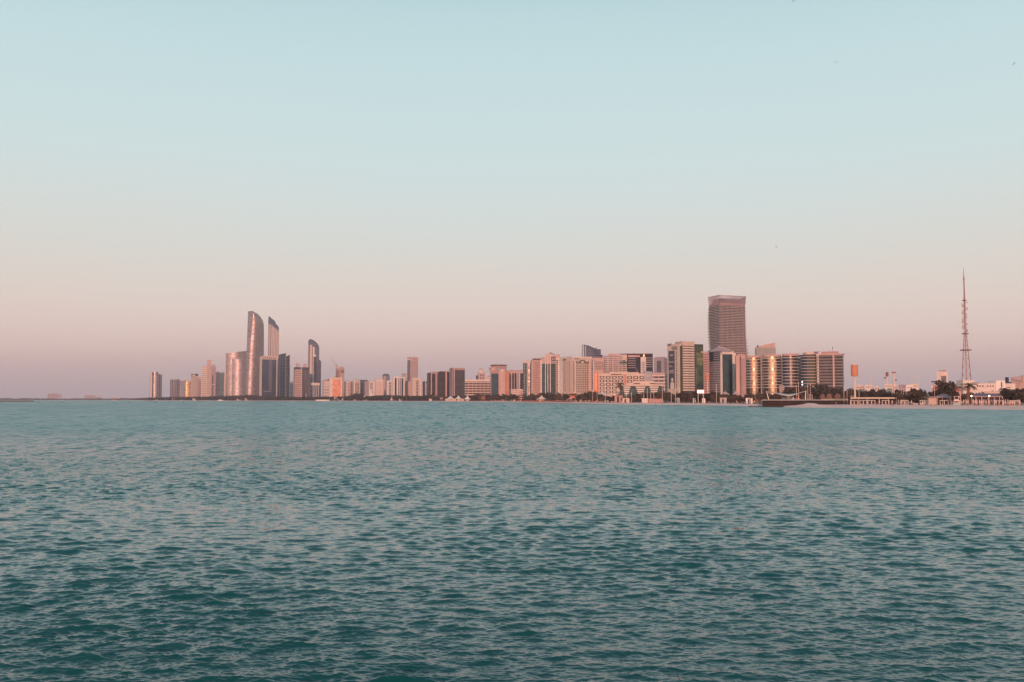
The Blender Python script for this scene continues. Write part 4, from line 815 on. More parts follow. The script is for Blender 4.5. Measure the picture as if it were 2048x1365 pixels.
pylon('small orange drum sign on a white pole before the slate tower', 1415.2, 1411.8, 1418.6, 749, 760.5, 786, 960)
def tmast(label, x, y, yb, D, w, name='floodlight_mast'):
    u0 = uat(x); root = empty(name, (u0*D, D, ZG), -math.atan(u0), label, 'light mast', 'tall floodlight masts'); k = D/FPX; z = zat(y, D)-ZG
    MB().bar((0, 0, 0), (0, 0, z), .42, .3).build('pole', METAL, root)
    MB().bar((-w*k, 0, z), (w*k, 0, z), .3).bar((-w*.55*k, 0, z-.9), (w*.55*k, 0, z-.9), .2).build('lamp_bar', METAL, root)
tmast('floodlight mast with a crossbar over the trees right of the big drum sign', 1741, 756, 790, 800, 5.5)
tmast('widest floodlight mast, its crossbar left of the white gateway building', 1836.6, 753, 790, 760, 7)
def comm(label, x, y0, y1, w, D, kind):
    u0 = uat(x); root = empty('antenna_tower', (u0*D, D, ZG), -math.atan(u0), label, 'antenna tower'); k = D/FPX; Z = lambda y: zat(y, D)-ZG
    MB().cyl(0, 0, 0, Z(y1), w*.30*k, w*.24*k, 8).build('shaft', PALE, root)
    if kind == 0:
        MB().lathe([(w*.3*k, 0), (w*.5*k, .8), (w*.5*k, Z(y0)-Z(y1)-1), (w*.3*k, Z(y0)-Z(y1))], 8).build('antenna_cage', REDBROWN, root, loc=(0, 0, Z(y1)))
        MB().lathe([(.4, 0), (1.9, .6), (1.9, 1.8), (.4, 2.2)], 10).build('dish', REDBROWN, root, loc=(-w*.75*k, -1, Z(y1)-3))
        MB().bar((-w*.75*k, -1, Z(y1)-2), (0, 0, Z(y1)-2), .5).build('dish_arm', REDBROWN, root)
    else:
        MB().cyl(0, 0, Z(y1), Z(y1)+1.6, w*.5*k, n=12).build('lower_gallery', REDBROWN, root); MB().cyl(0, 0, Z(y1)+1.6, Z(y0), w*.34*k, w*.2*k, n=12).build('upper_stage', PALE, root)
        MB().bar((0, 0, Z(y0)), (0, 0, Z(y0)+5), .5, .2).build('spire', PALE, root); MB().lathe([(.4, 0), (1.4, .5), (1.4, 1.6), (.4, 2)], 8).build('dish', REDBROWN, root, loc=(2.8, -1, Z(762)))
comm('antenna tower with a red cage on top and a dish at its left', 1774.4, 744.5, 753.5, 5.4, 1500, 0)
comm('antenna tower with a round red gallery and thin spire', 1788, 741.5, 746.5, 7.4, 1500, 1)
# low pale houses beyond the trees
hs = [(1711, 1729, 771.5, 1500, CREAM, 'pinkish low house furthest left, just right of the big drum sign pole'), (1730.5, 1747, 770.6, 1450, PALE, 'low white house under the crossbar floodlight mast'), (1749, 1760, 774.5, 1420, CREAM, 'lowest of the pale houses left of the antenna towers'),
      (1769, 1786, 769, 1480, PALE, 'pale house with a red front behind the two antenna towers'), (1787, 1795, 771.5, 1440, CREAM, 'small cream house right of the gallery antenna tower'), (1797, 1811, 769.6, 1470, MAUVE, 'dull house with a railing roof between the cream ones'), (1812, 1826, 771.5, 1400, WHITE, 'bright white low house with a stepped roof'), (1822, 1836, 768.5, 1480, PALE, 'tallest pale house beside the widest floodlight mast')]
for i, (x0, x1, y, D, m, lb) in enumerate(hs):
    b = Bld('low_house', lb, x0, x0, x1, y, D, 0, m, cat='house', group='pale houses beyond the trees')
    b.cap(x0+(x1-x0)*.1, x0+(x1-x0)*(.45 if i % 2 else .7), y-1.6, y+.1, CREAM if i % 2 else PALE, 'roof_storey', .1, .6); b.grid('F', x0+1, x1-1, y+2.4, y+5.6, 4 if x1-x0 > 12 else 2, 1, .45, .7, REDBROWN if i == 3 else WINP, out=.2)
b = Bld('gateway_building', 'white building like a square gateway with a grey window panel', 1874, 1874, 1895.6, 743.8, 980, 0, PALE); b.box('F', 1882.4, 1892.6, 752.4, 772, GREYG, 'window_panel', out=.3); b.box('F', 1878.6, 1881.4, 750, 772, PALE, 'pier', out=.8); b.box('F', 1878, 1881.6, 746.5, 752, CREAM, 'emblem_panel', out=.5); b.box('F', 1881, 1893.6, 751.4, 752.6, PINK, 'lintel', out=.6)
b = Bld('grey_block', 'low grey block with a pale flat roof left of the gateway building', 1862.2, 1862.2, 1876.6, 766.5, 900, 0, GREYW); b.box('F', 1862.5, 1875, 762.6, 765.0, BROWN, 'roof_louvre', out=-1, back=8); b.box('F', 1866, 1876.6, 772, 795, REDBROWN, 'lower_front', out=.4); b.box('F', 1862, 1866, 772, 776, PALE, 'balcony', out=.5)
b = Bld('long_white_building', 'long white two-storey building with small square windows at the far right', 1897, 1927.5, 2030.4, 767.2, 900, 30, PALE, depth=None)
b.grid('F', 1952, 1968, 771.2, 774, 3, 1, .5, .9, WIN); b.grid('F', 1972, 1994, 771.2, 774, 4, 1, .45, .9, WIN); b.box('F', 1990, 2009, 761.6, 790, WHITE, 'stair_block', out=1.0, back=12); b.box('F', 2000.6, 2002.6, 764.5, 775, BROWN, 'slot_window', out=1.2)
b.box('L', 1915, 1928, 761, 790, PALE, 'stair_block', out=1.0, back=10); b.grid('L', 1899, 1914, 771.4, 773.6, 4, 1, .7, .8, BRNG); b.box('L', 1897, 1927, 773.8, 776.6, REDBROWN, 'awning', out=1.6)
b.box('F', 2009, 2025, 764.6, 767.3, NAVY, 'roof_louvre', out=-1.5, back=6); b.box('F', 2016.2, 2020.4, 754.8, 766, NAVY, 'chimney', out=-2, back=4.5); b.cap(1967, 1979, 765.6, 767.3, GREYW, 'roof_unit', .2, .5)
def dome_bld():
    D = 1250; u0 = uat(2044); root = empty('faceted_hall', (u0*D, D, ZG), -math.atan(u0), 'big faceted pink hall cut by the right edge of the picture', 'building'); k = D/FPX; Z = lambda y: zat(y, D)-ZG
    MB().add([(-21*k, 0, 0), (30*k, 0, 0), (30*k, 40, 0), (-21*k, 40, 0), (-20*k, 3, Z(757)), (2*k, -2, Z(751)), (14*k, 0, Z(748.5)), (30*k, 4, Z(750)), (30*k, 38, Z(750)), (-18*k, 36, Z(754)), (0, -6, Z(764)), (16*k, -5, Z(763))],
        [(0, 1, 11, 10), (0, 10, 4), (4, 10, 5), (5, 10, 11), (5, 11, 6), (6, 11, 7), (7, 11, 1), (1, 2, 8, 7), (2, 3, 9, 8), (3, 0, 4, 9), (4, 5, 6, 9), (6, 7, 8, 9), (3, 2, 1, 0)]).build('faceted_shell', PINK, root)
    MB().bar((0, -6.3, Z(764)), (2*k, -2.4, Z(751)), .8).bar((0, -6.3, Z(764)), (-20*k, 2.7, Z(757)), .6).bar((0, -6.3, Z(764)), (16*k, -5.3, Z(763)), .6).bar((16*k, -5.3, Z(763)), (14*k, -.3, Z(748.5)), .6).build('ridge_trim', ROSE, root)
dome_bld()
# beach club
b = Bld('beach_restaurant', 'low beige beach restaurant with a flat roof and a dark open front', 1847.6, 1856, 1872.4, 796.6, 640, 25, SANDST, depth=9); b.box('F', 1855, 1900, 793.6, 795.6, MAUVE, 'flat_roof', out=1.4, back=9); b.box('F', 1873, 1899, 797, 811, DARKM, 'shaded_interior', out=-2.2, back=5)  # black box paints the shade inside the open front
for x in (1872.6, 1882, 1891, 1899): b.box('F', x, x+.8, 795.6, 811, PINK, 'post', out=1.0, back=-.6)
b = Bld('garden_wall', 'plain grey garden wall left of the beige beach restaurant', 1822, 1822, 1847.4, 798.6, 650, 0, GREYW, cat='wall', depth=1.0, bname='wall'); b.box('F', 1822, 1847.4, 798.0, 798.8, PALE, 'coping', out=.15, back=1.1)
def hip(bld, x0, x1, yb, yt, mat, name='hip_roof', ov=1.0, dep=9, front=0.0):
    t0, t1 = bld.tx(x0)-ov, bld.tx(x1)+ov; z0, z1 = bld.z(yb), bld.z(yt)
    return MB().add([(t0, front-ov, z0), (t1, front-ov, z0), (t1, dep+ov, z0), (t0, dep+ov, z0), (t0+dep*.5, dep/2, z1), (t1-dep*.5, dep/2, z1)], [(3,2,1,0),(0,1,5,4),(1,2,5),(2,3,4,5),(3,0,4)]).build(name, mat, bld.root)
SLATE = wall((.13, .13, .17), rough=.7)
b = Bld('beach_pavilion', 'low pavilion with a slate hipped roof and pink columns behind the closed parasols', 1941, 1941, 2003, 794.5, 640, 0, BROWN, cat='building', depth=9); hip(b, 1941, 2003, 793.4, 786.8, SLATE)
for x in (1950, 1961.5, 1974.5, 1986.5, 1997, 2002.6): b.box('F', x, x+1.6, 793.6, 811, PINK if x != 1986.5 else GREYW, 'column', out=2.4, back=-2.0)
b.box('F', 1941, 2003, 792.8, 794.6, ROSE, 'eaves_beam', out=2.5); b.box('F', 1968, 1999, 783, 787.4, SANDST, 'roof_screen', out=-4, back=5)
b = Bld('slate_pavilion', 'small slate-roofed pavilion behind the beige beach restaurant', 1872, 1872, 1900, 793, 668, 0, BROWN, depth=8); hip(b, 1872, 1899, 793.6, 788.2, SLATE, dep=8)
b = Bld('red_roofed_kiosk', 'kiosk with a crimson hipped roof and a row of lit windows', 1878, 1878, 1902, 783.4, 720, 0, ROSE, cat='kiosk', depth=8); hip(b, 1890, 1906, 783.2, 776.6, wall((.42, .03, .05)), dep=8)
LIT = emit((1.0, .78, .62), 1.1, 'lit_window')
for x in (1881, 1888, 1891.4, 1896): b.box('F', x, x+1.7, 784.6, 788, LIT, 'lit_window', out=.3)
b.box('F', 1877.6, 1902, 783, 784, PALE, 'eaves_beam', out=.8)
b = Bld('red_roofed_kiosk', 'second, brighter red roof between the crimson kiosk and the tall palm', 1907, 1907, 1921, 783, 735, 0, PINK, cat='kiosk', depth=7); hip(b, 1907, 1921, 782, 777.6, wall((.58, .09, .07)), dep=7)
b = Bld('flat_shelter', 'long flat-roofed beach shelter with a pale fascia beneath the big drum sign', 1700.6, 1700.6, 1793, 800, 672, 0, DARKM, cat='shelter', body=False)
MB().box(0, b.W, 0, 7, b.z(798.2), b.z(795)).build('roof_slab', SANDST, b.root); MB().box(.5, b.W-.5, 6.6, 7, 0, b.z(798.2)).build('back_wall', BROWN, b.root)
for x in (1701, 1716, 1733, 1757, 1776, 1792.2): b.box('F', x, x+.8, 798.2, 811, PALE, 'post', out=-.2, back=.6)
b = Bld('pink_annex', 'little pink three-storey building poking up right of the second round bay', 1558.2, 1562.4, 1568.4, 771, 900, 35, PINK, depth=None); b.bands('F', 1562.6, 1568, 772.5, 785, 3, .3, BRNG, 'window_band', out=.1); b.bands('L', 1558.6, 1562.2, 772.5, 785, 3, .4, PALE, out=.3)
# quay
def quay():
    root = empty('quay', (0, 0, 0), 0, 'dark sheet-piled quay platform jutting out from the beach under the white sail canopy', 'quay')
    P = [(1524, 652), (1588, 654), (1641, 668), (1668, 690), (1702, 745), (1702, 800), (1524, 800)]
    pts = [(uat(px)*D, D) for px, D in P]
    zt = 4.25
    MB().prism(pts, -1.5, zt).build('sheet_pile_wall', wall((.024, .015, .015), rough=.8, var=.25), root)
    m = MB()                                                  # corrugation of the piles
    for (a, b) in zip(pts[:4], pts[1:5]):
        n = int((Vector(b)-Vector(a)).length/1.1)
        for i in range(n):
            x, y = a[0]+(b[0]-a[0])*(i+.5)/n, a[1]+(b[1]-a[1])*(i+.5)/n; m.box(x-.28, x+.28, y-.22, y+.1, -1.5, zt-.35)
    m.build('pile_ribs', wall((.034, .021, .020), rough=.8, var=.25), root)
    f = [pts[0], pts[1], pts[2]]
    MB().prism([(x, y-.35) for x, y in f]+[(x, y+.5) for x, y in reversed(f)], zt-.02, zt+.75).build('coping', CONC, root)
    g = [pts[2], pts[3], pts[4]]
    MB().prism([(x-.1, y-.4) for x, y in g]+[(x+.4, y+.6) for x, y in reversed(g)], zt-.01, zt+1.25).build('parapet', SANDST, root)
    for z in (1.0, 2.6): MB().prism([(x, y-.30) for x, y in f]+[(x, y+.1) for x, y in reversed(f)], z, z+.25).build('waler', wall((.07, .045, .045)), root)
quay()
def rocks():
    rr = random.Random(2); m = MB()
    for i in range(70):
        px = 1497+(i/69)*70 + rr.uniform(-1, 1); D = 652-4*math.sin(i/69*3.1)+rr.uniform(-3, 1)
        bm = bmesh.new(); bmesh.ops.create_icosphere(bm, subdivisions=1, radius=1); sc = (rr.uniform(.8, 1.7), rr.uniform(.8, 1.4), rr.uniform(.4, .8)); c = Vector((uat(px)*D, D, rr.uniform(-.2, .15)))
        for v in bm.verts: v.co = Vector((v.co.x*sc[0], v.co.y*sc[1], v.co.z*sc[2]))*rr.uniform(.75, 1.15)+c
        m.add([v.co.copy() for v in bm.verts], [tuple(v.index for v in f.verts) for f in bm.faces]); bm.free()
    tagged(m.build('rock_riprap', wall((.07, .05, .045), rough=.95)), 'low spit of dark wet rocks at the foot of the quay', 'rocks', kind='stuff')
rocks()
# sail canopy on the quay
def sail():
    D = 672; u0 = uat(1574); root = empty('sail_canopy', (u0*D, D, 4.25), -math.atan(u0), 'white tensile sail canopy hung between leaning masts on the quay', 'canopy'); k = D/FPX; Z = lambda y: zat(y, D)-4.25; X = lambda x: (x-1574)*k
    for (a, c) in (((1538.6, 801.5), (1533.8, 782.6)), ((1608.6, 798.5), (1609.8, 782))): MB().bar((X(a[0]), 0, 0), (X(c[0]), 0, Z(c[1])), .55, .35).build('mast', WHITE, root)
    MB().bar((X(1595.8), 0, 0), (X(1595), 0, Z(788)), .8, .6).build('mast', PINK, root); MB().bar((X(1585.6), 4, 0), (X(1585.6), 4, Z(789)), .35).build('post', WHITE, root); MB().bar((X(1576.6), -1, 0), (X(1576.6), -1, Z(793)), .25).build('post', WHITE, root)
    n = 24; V = []; F = []
    for i in range(n+1):
        t = i/n; x = X(1534+75.8*t); e = abs(2*t-1.13)/1.0
        top = np.interp(t, [0, .2, .55, .8, 1], [783.2, 785.6, 788.8, 787, 782.4]); low = np.interp(t, [0, .2, .4, .57, .75, 1], [783.6, 787, 790.3, 793.6, 789.6, 782.8])
        wdt = 5.5*math.sin(math.pi*min(1, max(0, t)))**.8
        V += [(x, -wdt, Z(low)), (x, wdt*.2, Z((top+low)/2+.6)), (x, wdt, Z(top))]
    for i in range(n):
        for j in range(2): F.append((3*i+j, 3*i+3+j, 3*i+4+j, 3*i+1+j))
    o = MB().add(V, F).build('sail_cloth', PALE, root, smooth=True); md = o.modifiers.new('thickness', 'SOLIDIFY'); md.thickness = .12
sail()
b = Bld('quay_bar', 'low cream bar counter under the middle of the sail canopy', 1562.6, 1562.6, 1588, 795.2, 690, 0, CREAM, cat='kiosk', zb=4.25, depth=4); b.cap(1562, 1588.4, 794.8, 795.3, PALE, 'counter_top', -.05, 1.05); b.box('F', 1588, 1600, 797.6, 799, ROSE, 'side_counter', out=0, back=3)
b = Bld('scaffold_frame', 'square white frame stand right of the sail canopy on the quay', 1618, 1618, 1623.6, 789.5, 690, 0, WHITE, cat='stand', zb=4.25, body=False)
for (x, y) in ((0, 0), (b.W, 0), (0, 2), (b.W, 2)): MB().bar((x, y, 0), (x, y, b.H), .2).build('post', WHITE, b.root)
MB().box(-.1, b.W+.1, -.1, 2.1, b.H-.1, b.H+.1).build('top_panel', PALE, b.root); MB().box(.2, b.W-.2, 0.1, 1.8, b.H*.55, b.H*.6).build('shelf', ROSE, b.root)
# ------------------------------------------------------------------ vegetation
def leafmat(c, name='foliage'):
    m, t, p = _mat(name)
    oi = t.nodes.new('ShaderNodeObjectInfo'); tc = t.nodes.new('ShaderNodeTexCoord'); n = t.nodes.new('ShaderNodeTexNoise'); n.inputs['Scale'].default_value = .9; t.links.new(tc.outputs['Object'], n.inputs['Vector'])
    ad = t.nodes.new('ShaderNodeMath'); ad.operation = 'ADD'; t.links.new(oi.outputs['Random'], ad.inputs[0]); t.links.new(n.outputs['Fac'], ad.inputs[1])
    r = t.nodes.new('ShaderNodeMapRange'); r.inputs['From Min'].default_value = .3; r.inputs['From Max'].default_value = 1.7; r.inputs['To Min'].default_value = .55; r.inputs['To Max'].default_value = 1.5; t.links.new(ad.outputs[0], r.inputs['Value'])
    mx = t.nodes.new('ShaderNodeVectorMath'); mx.operation = 'SCALE'; mx.inputs[0].default_value = c; t.links.new(r.outputs[0], mx.inputs['Scale']); t.links.new(mx.outputs[0], p.inputs['Base Color'])
    p.inputs['Roughness'].default_value = .7; p.inputs['Specular IOR Level'].default_value = .2
    return m
LEAF = leafmat((.075, .050, .034)); LEAFD = leafmat((.045, .035, .028)); PALML = leafmat((.075, .055, .030)); PINKL = leafmat((.30, .17, .14)); TRUNK = wall((.13, .08, .06))
def blob_leaves(m, c, r, n, s, rr):
    for i in range(n):
        d = Vector((rr.gauss(0, 1), rr.gauss(0, 1), rr.gauss(0, 1))).normalized()*(rr.random()**.33)
        p = Vector((c[0]+d.x*r[0], c[1]+d.y*r[1], c[2]+d.z*r[2])); a = Vector((rr.gauss(0, 1), rr.gauss(0, 1), rr.gauss(0, 1))).normalized(); b = a.cross(Vector((rr.gauss(0, 1), rr.gauss(0, 1), rr.gauss(0, 1)))).normalized()
        w = s*rr.uniform(.6, 1.3); m.add([p-a*w-b*w*.6, p+a*w-b*w*.6, p+a*w*.7+b*w*.7, p-a*w*.8+b*w*.6], [(0, 1, 2, 3)])
def tree_proto(seed, shape, mat, n=13, lf=62):
    """unit tree 10 m high"""
    rr = random.Random(seed); root = empty('broadleaf_tree', (0, -400, -60)); m = MB(); t = MB()
    t.bar((0, 0, 0), (.2, 0, 3.4), .8, .5)
    for i in range(n):
        a = rr.uniform(0, 6.28); q = rr.random()**.5
        if shape == 'round': c = (3.1*q*math.cos(a), 3.1*q*math.sin(a), rr.uniform(3.6, 8.2)-q*1.2); r = rr.uniform(1.2, 2.0)
        elif shape == 'wide': c = (4.4*q*math.cos(a), 4.0*q*math.sin(a), rr.uniform(3.6, 7.6)-q*1.6); r = rr.uniform(1.2, 2.1)
        else: c = (2.0*q*math.cos(a), 2.0*q*math.sin(a), rr.uniform(2.6, 8.6)); r = rr.uniform(1.0, 1.6)
        blob_leaves(m, c, (r*1.2, r*1.2, r*.9), lf, .42, rr)
        t.bar((.2, 0, 3.0), (c[0]*.8, c[1]*.8, c[2]), .3, .12)
    blob_leaves(m, (0, 0, 5.5), (2.6, 2.6, 2.6), 90, .6, rr)
    m.build('crown', mat, root); t.build('trunk', TRUNK, root); return root
T_ROUND = [tree_proto(s, 'round', LEAF) for s in (1, 2)]; T_WIDE = [tree_proto(s, 'wide', LEAF if s == 3 else LEAFD) for s in (3, 4)]; T_TALL = [tree_proto(5, 'tall', LEAFD)]
T_PINK = tree_proto(6, 'round', PINKL, 8, 30); T_PINK.name = 'pruned_tree'
def palm_proto(seed, nf=26):
    rr = random.Random(seed); root = empty('palm_tree', (0, -400, -60)); t = MB(); m = MB()
    P = [Vector((.25*math.sin(i*.35), 0, i*.78)) for i in range(11)]
    for i in range(10): t.bar(P[i], P[i+1], .62-.02*i, .60-.02*i); t.box(P[i].x-.36, P[i].x+.36, -.36, .36, P[i].z+.2, P[i].z+.35)
    top = P[-1]
    for k in range(nf):
        a = k*2.399; el = rr.uniform(-.5, 1.15); L = rr.uniform(2.4, 3.2); pr = top.copy(); pts = [pr]; e = el
        for j in range(6):
            d = Vector((math.cos(a)*math.cos(e), math.sin(a)*math.cos(e), math.sin(e))); pr = pr+d*L/6; pts.append(pr); e -= .30
        for j in range(6):
            p, q = pts[j], pts[j+1]; d = (q-p).normalized(); s = d.cross(Vector((0, 0, 1))).normalized(); w = .62*math.sin((j+1)/7*3.1)+.12
            for sg in (-1, 1):
                for h in (0, .5):
                    b0 = p.lerp(q, h); b1 = p.lerp(q, h+.36); tip = b0.lerp(b1, .9)+s*sg*w-Vector((0, 0, w*.45))+d*.25
                    m.add([b0, b1, tip], [(0, 1, 2)])
            m.add([p-s*.05, q-s*.05, q+s*.05, p+s*.05], [(0, 1, 2, 3)])
    m.build('fronds', PALML, root); t.build('trunk', TRUNK, root); return root
PALMS = [palm_proto(s) for s in (1, 2)]
REFS = [(856, 'the leftmost brown tower'), (886, 'the middle brown tower'), (912, 'the tallest brown tower'), (945, 'the low deck building'), (975, 'the crowned tower'), (1000, 'the pagoda-roofed tower'), (1032, 'the pink framed office block'), (1054, 'the slim teal corner tower'),
        (1077, 'the pink small-windowed hotel block'), (1100, 'the sail-roofed tower'), (1130, 'the left face of the arcaded block'), (1165, 'the front of the arcaded block'), (1191, 'the orange corner bays'), (1222, 'the framed-window block'), (1255, 'the left hotel bay'), (1281, 'the middle hotel bay'), (1308, 'the right hotel bay'),
        (1345, 'the bannered side of the green tower'), (1376, 'the cream-banded front of the green tower'), (1405, 'the bright billboard'), (1432, 'the banded side of the slate tower'), (1455, 'the teal front of the slate tower'), (1481, 'the pink slab'), (1507, 'the leftmost round bay'), (1544, 'the second round bay'), (1581, 'the third round bay'), (1621, 'the widest round bay'),
        (1660, 'the flat dark wing'), (1695, 'the foot of the big drum sign'), (1725, 'the leftmost pale house'), (1745, 'the first floodlight mast'), (1775, 'the caged antenna tower'), (1800, 'the gallery antenna tower'), (1826, 'the bright white low house'), (1850, 'the widest floodlight mast'), (1870, 'the low grey block'), (1890, 'the gateway building'), (1912, 'the brighter red roof'),
        (1935, 'the broadcast mast'), (1965, 'the left half of the long white building'), (1992, 'the stair block of the long white building'), (2018, 'the dark chimney'), (2040, 'the faceted hall')]
ORD = ['first', 'second', 'third', 'fourth', 'fifth', 'sixth', 'seventh', 'eighth', 'ninth', 'tenth', 'eleventh', 'twelfth']
pending = []
def plant(proto, px, ytop, D, kind, h=None, wsc=1.0, ref=None, group='trees along the shore', z=ZG):
    H = (zat(ytop, D)-z) if h is None else h
    s = H/(9.6 if 'palm' not in kind else 9.9)
    o = copy_tree(proto, (uat(px)*D, D, z-.05), random.uniform(0, 6.28), (s*wsc, s*wsc, s), group=group, cat='palm' if 'palm' in kind else 'tree')
    o.name = proto.name.split('.')[0]
    r = ref or min(REFS, key=lambda t: abs(t[0]-px))[1]
    pending.append((r, kind, px, D, o)); return o
TOP = [(850, 791), (860, 789), (880, 789), (900, 791), (925, 791), (945, 789), (955, 785), (970, 786), (985, 784), (1000, 788), (1020, 788), (1046, 787), (1060, 785), (1075, 786), (1100, 784), (1120, 784), (1138, 788), (1155, 785), (1165, 784), (1180, 782), (1192, 783), (1203, 787), (1220, 790), (1245, 791),
       (1262, 790), (1278, 787), (1290, 783), (1305, 781), (1320, 777), (1335, 780), (1350, 787), (1360, 784), (1375, 780), (1388, 782), (1400, 784), (1418, 782), (1430, 780), (1445, 787), (1470, 787), (1490, 791), (1505, 782), (1520, 780), (1540, 784), (1555, 784), (1566, 779), (1575, 770), (1590, 769), (1605, 767), (1617, 766), (1630, 772), (1642, 768), (1655, 765),
       (1666, 770), (1680, 776), (1700, 775), (1720, 773), (1740, 777), (1770, 778), (1800, 779), (1818, 777), (1832, 773), (1850, 771), (1864, 777), (1875, 786), (1900, 784), (1915, 788), (1930, 784), (1950, 781), (1965, 779), (1980, 777), (1994, 776), (2012, 775), (2030, 772), (2048, 770), (2070, 772)]
def top(px): return float(np.interp(px, [a for a, b in TOP], [b for a, b in TOP]))
rv = random.Random(21)
px = 852.0
while px < 2066:
    base = D0(px); D = base+rv.uniform(85, 120) if px < 1500 else (rv.uniform(840, 930) if px < 1692 else rv.uniform(690, 800))
    yt = top(px)+rv.uniform(-.4, 1.6); H = zat(yt, D)-ZG
    wpx = H*.9*FPX/D
    pr = rv.choice(T_WIDE+T_ROUND+T_TALL)
    plant(pr, px, yt, D, {id(T_TALL[0]): 'slim dark tree'}.get(id(pr), 'spreading dark tree' if pr in T_WIDE else 'round dark tree'), wsc=rv.uniform(.95, 1.3))
    px += max(4.0, wpx*rv.uniform(.42, .72))
# a nearer, lower row of shrubs and small trees
px = 856.0
while px < 2060:
    D = D0(px)+rv.uniform(66, 80)
    if not (1515 < px < 1800) and not (1840 < px < 2010):
        plant(rv.choice(T_ROUND+T_TALL), px, min(798.4, top(px)+rv.uniform(5, 8)), D, 'low bushy tree', wsc=rv.uniform(1.1, 1.6), group='low trees by the beach')
    px += rv.uniform(11, 20)
# palms
for px, y in ((958, 786.5), (980, 788), (1140, 789), (1180, 783), (1270, 789), (1283, 784), (1297, 786), (1330, 783), (1352, 788), (1363, 785), (1370, 787), (1380, 785), (1389, 788), (1396, 789), (1412, 789), (1425, 787), (1437, 788), (1448, 789), (1462, 790), (1478, 788), (1500, 789), (1512, 788), (1530, 790), (1548, 789)):
    plant(rv.choice(PALMS), px, y, D0(px)+rv.uniform(70, 84) if px < 1480 else rv.uniform(760, 815), 'palm')
plant(PALMS[0], 1240.5, 760.5, 1180, 'tall lone palm', ref=None)
plant(PALMS[0], 1937.5, 760.5, 600, 'tallest, full-headed palm', h=zat(760.5, 600)-ZG, wsc=1.55)
plant(PALMS[1], 2008, 771, 650, 'bushy palm', wsc=1.3); plant(PALMS[0], 2015, 774, 640, 'bushy palm', wsc=1.2); plant(PALMS[1], 2000, 778, 645, 'bushy palm', wsc=1.1); plant(PALMS[0], 2034, 776, 640, 'bushy palm', wsc=1.1)
plant(T_TALL[0], 1887, 761.5, 700, 'black conical tree, darkest and tallest of its group', wsc=1.25); plant(T_ROUND[0], 1900, 770, 705, 'round dark tree', wsc=1.0)
for px, y in ((1644, 787), (1657.5, 786.5), (1675, 786)): plant(T_PINK, px, y, 668+(px-1641)*1.6+6, 'pale pinkish pruned tree', z=4.25 if px < 1700 else ZG, ref='the quay parapet', group='pale pruned trees')
def lab():
    by = {}
    for r, k, px, D, o in pending: by.setdefault((r, k), []).append((px, D, o))
    for (r, k), L in by.items():
        L.sort(key=lambda t: t[0])
        for i, (px, D, o) in enumerate(L):
            if len(L) == 1: o['label'] = f'{k} in front of {r}' if 'quay' not in r else f'{k} on {r}'
            elif i == len(L)-1 and len(L) <= 3: o['label'] = f'rightmost {k} in front of {r}'
            elif i == 0: o['label'] = f'leftmost {k} in front of {r}'
            else: o['label'] = f'{ORD[min(i, 11)]} {k} from the left in front of {r}'
lab()
for p in T_ROUND+T_WIDE+T_TALL+[T_PINK]+PALMS:
    for c in list(p.children): bpy.data.objects.remove(c)
    bpy.data.objects.remove(p)
# far green belts that read as one mass
def belt(name, label, prof, dofs, step, seed, mat, ls=1.5, dens=1.0, Dfix=None):
    rr = random.Random(seed); m = MB(); x0, x1 = prof[0][0], prof[-1][0]; px = x0
    while px < x1:
        D = (Dfix or D0(px)+dofs)+rr.uniform(-30, 30); yt = float(np.interp(px, [a for a, b in prof], [b for a, b in prof]))+rr.uniform(-.5, 1.0); H = max(2.5, zat(yt, D)-ZG)
        r = max(2.5, H*.5); 
        blob_leaves(m, (uat(px)*D, D, ZG+H-r*.8), (r*1.5, r*1.5, r*.9), int(26*dens), ls, rr); blob_leaves(m, (uat(px)*D, D+4, ZG+H*.35), (r*1.5, r, H*.4), int(14*dens), ls*1.2, rr)
        px += step*rr.uniform(.6, 1.4)
    o = m.build(name, mat); tagged(o, label, 'trees', kind='stuff')
belt('tree_belt', 'long dark belt of trees along the far shore below the left towers', [(258, 798), (270, 797), (300, 795.5), (330, 794.5), (360, 794.3), (400, 793.5), (440, 792.5), (470, 791.5), (500, 789.8), (520, 792), (560, 793.5), (600, 794.5), (640, 794), (690, 793.4), (704, 791.5), (711, 788), (716, 786.2), (722, 788), (728, 793), (745, 792.5), (757, 791), (780, 791), (800, 792), (840, 793), (856, 791)], 75, .9, 9, LEAFD, 1.6)
belt('tree_belt', 'hazy strip of trees on the farthest shore at the left edge', [(-300, 797.5), (0, 797.3), (15, 796.6), (30, 797.6), (60, 797), (95, 797.8), (130, 797.6), (170, 797.4), (230, 797.4), (262, 797.0)], 60, 1.6, 12, LEAFD, 2.2, 1.0)
# ------------------------------------------------------------------ things on the shore
def at(px, D, z=ZG): return (uat(px)*D, D, z)
def zbeach(off): return float(np.interp(off, [-6, 0, 5, 12, 22, 34, 50, 64], [-.7, .02, .45, .8, 1.05, 1.3, 1.5, 1.6]))
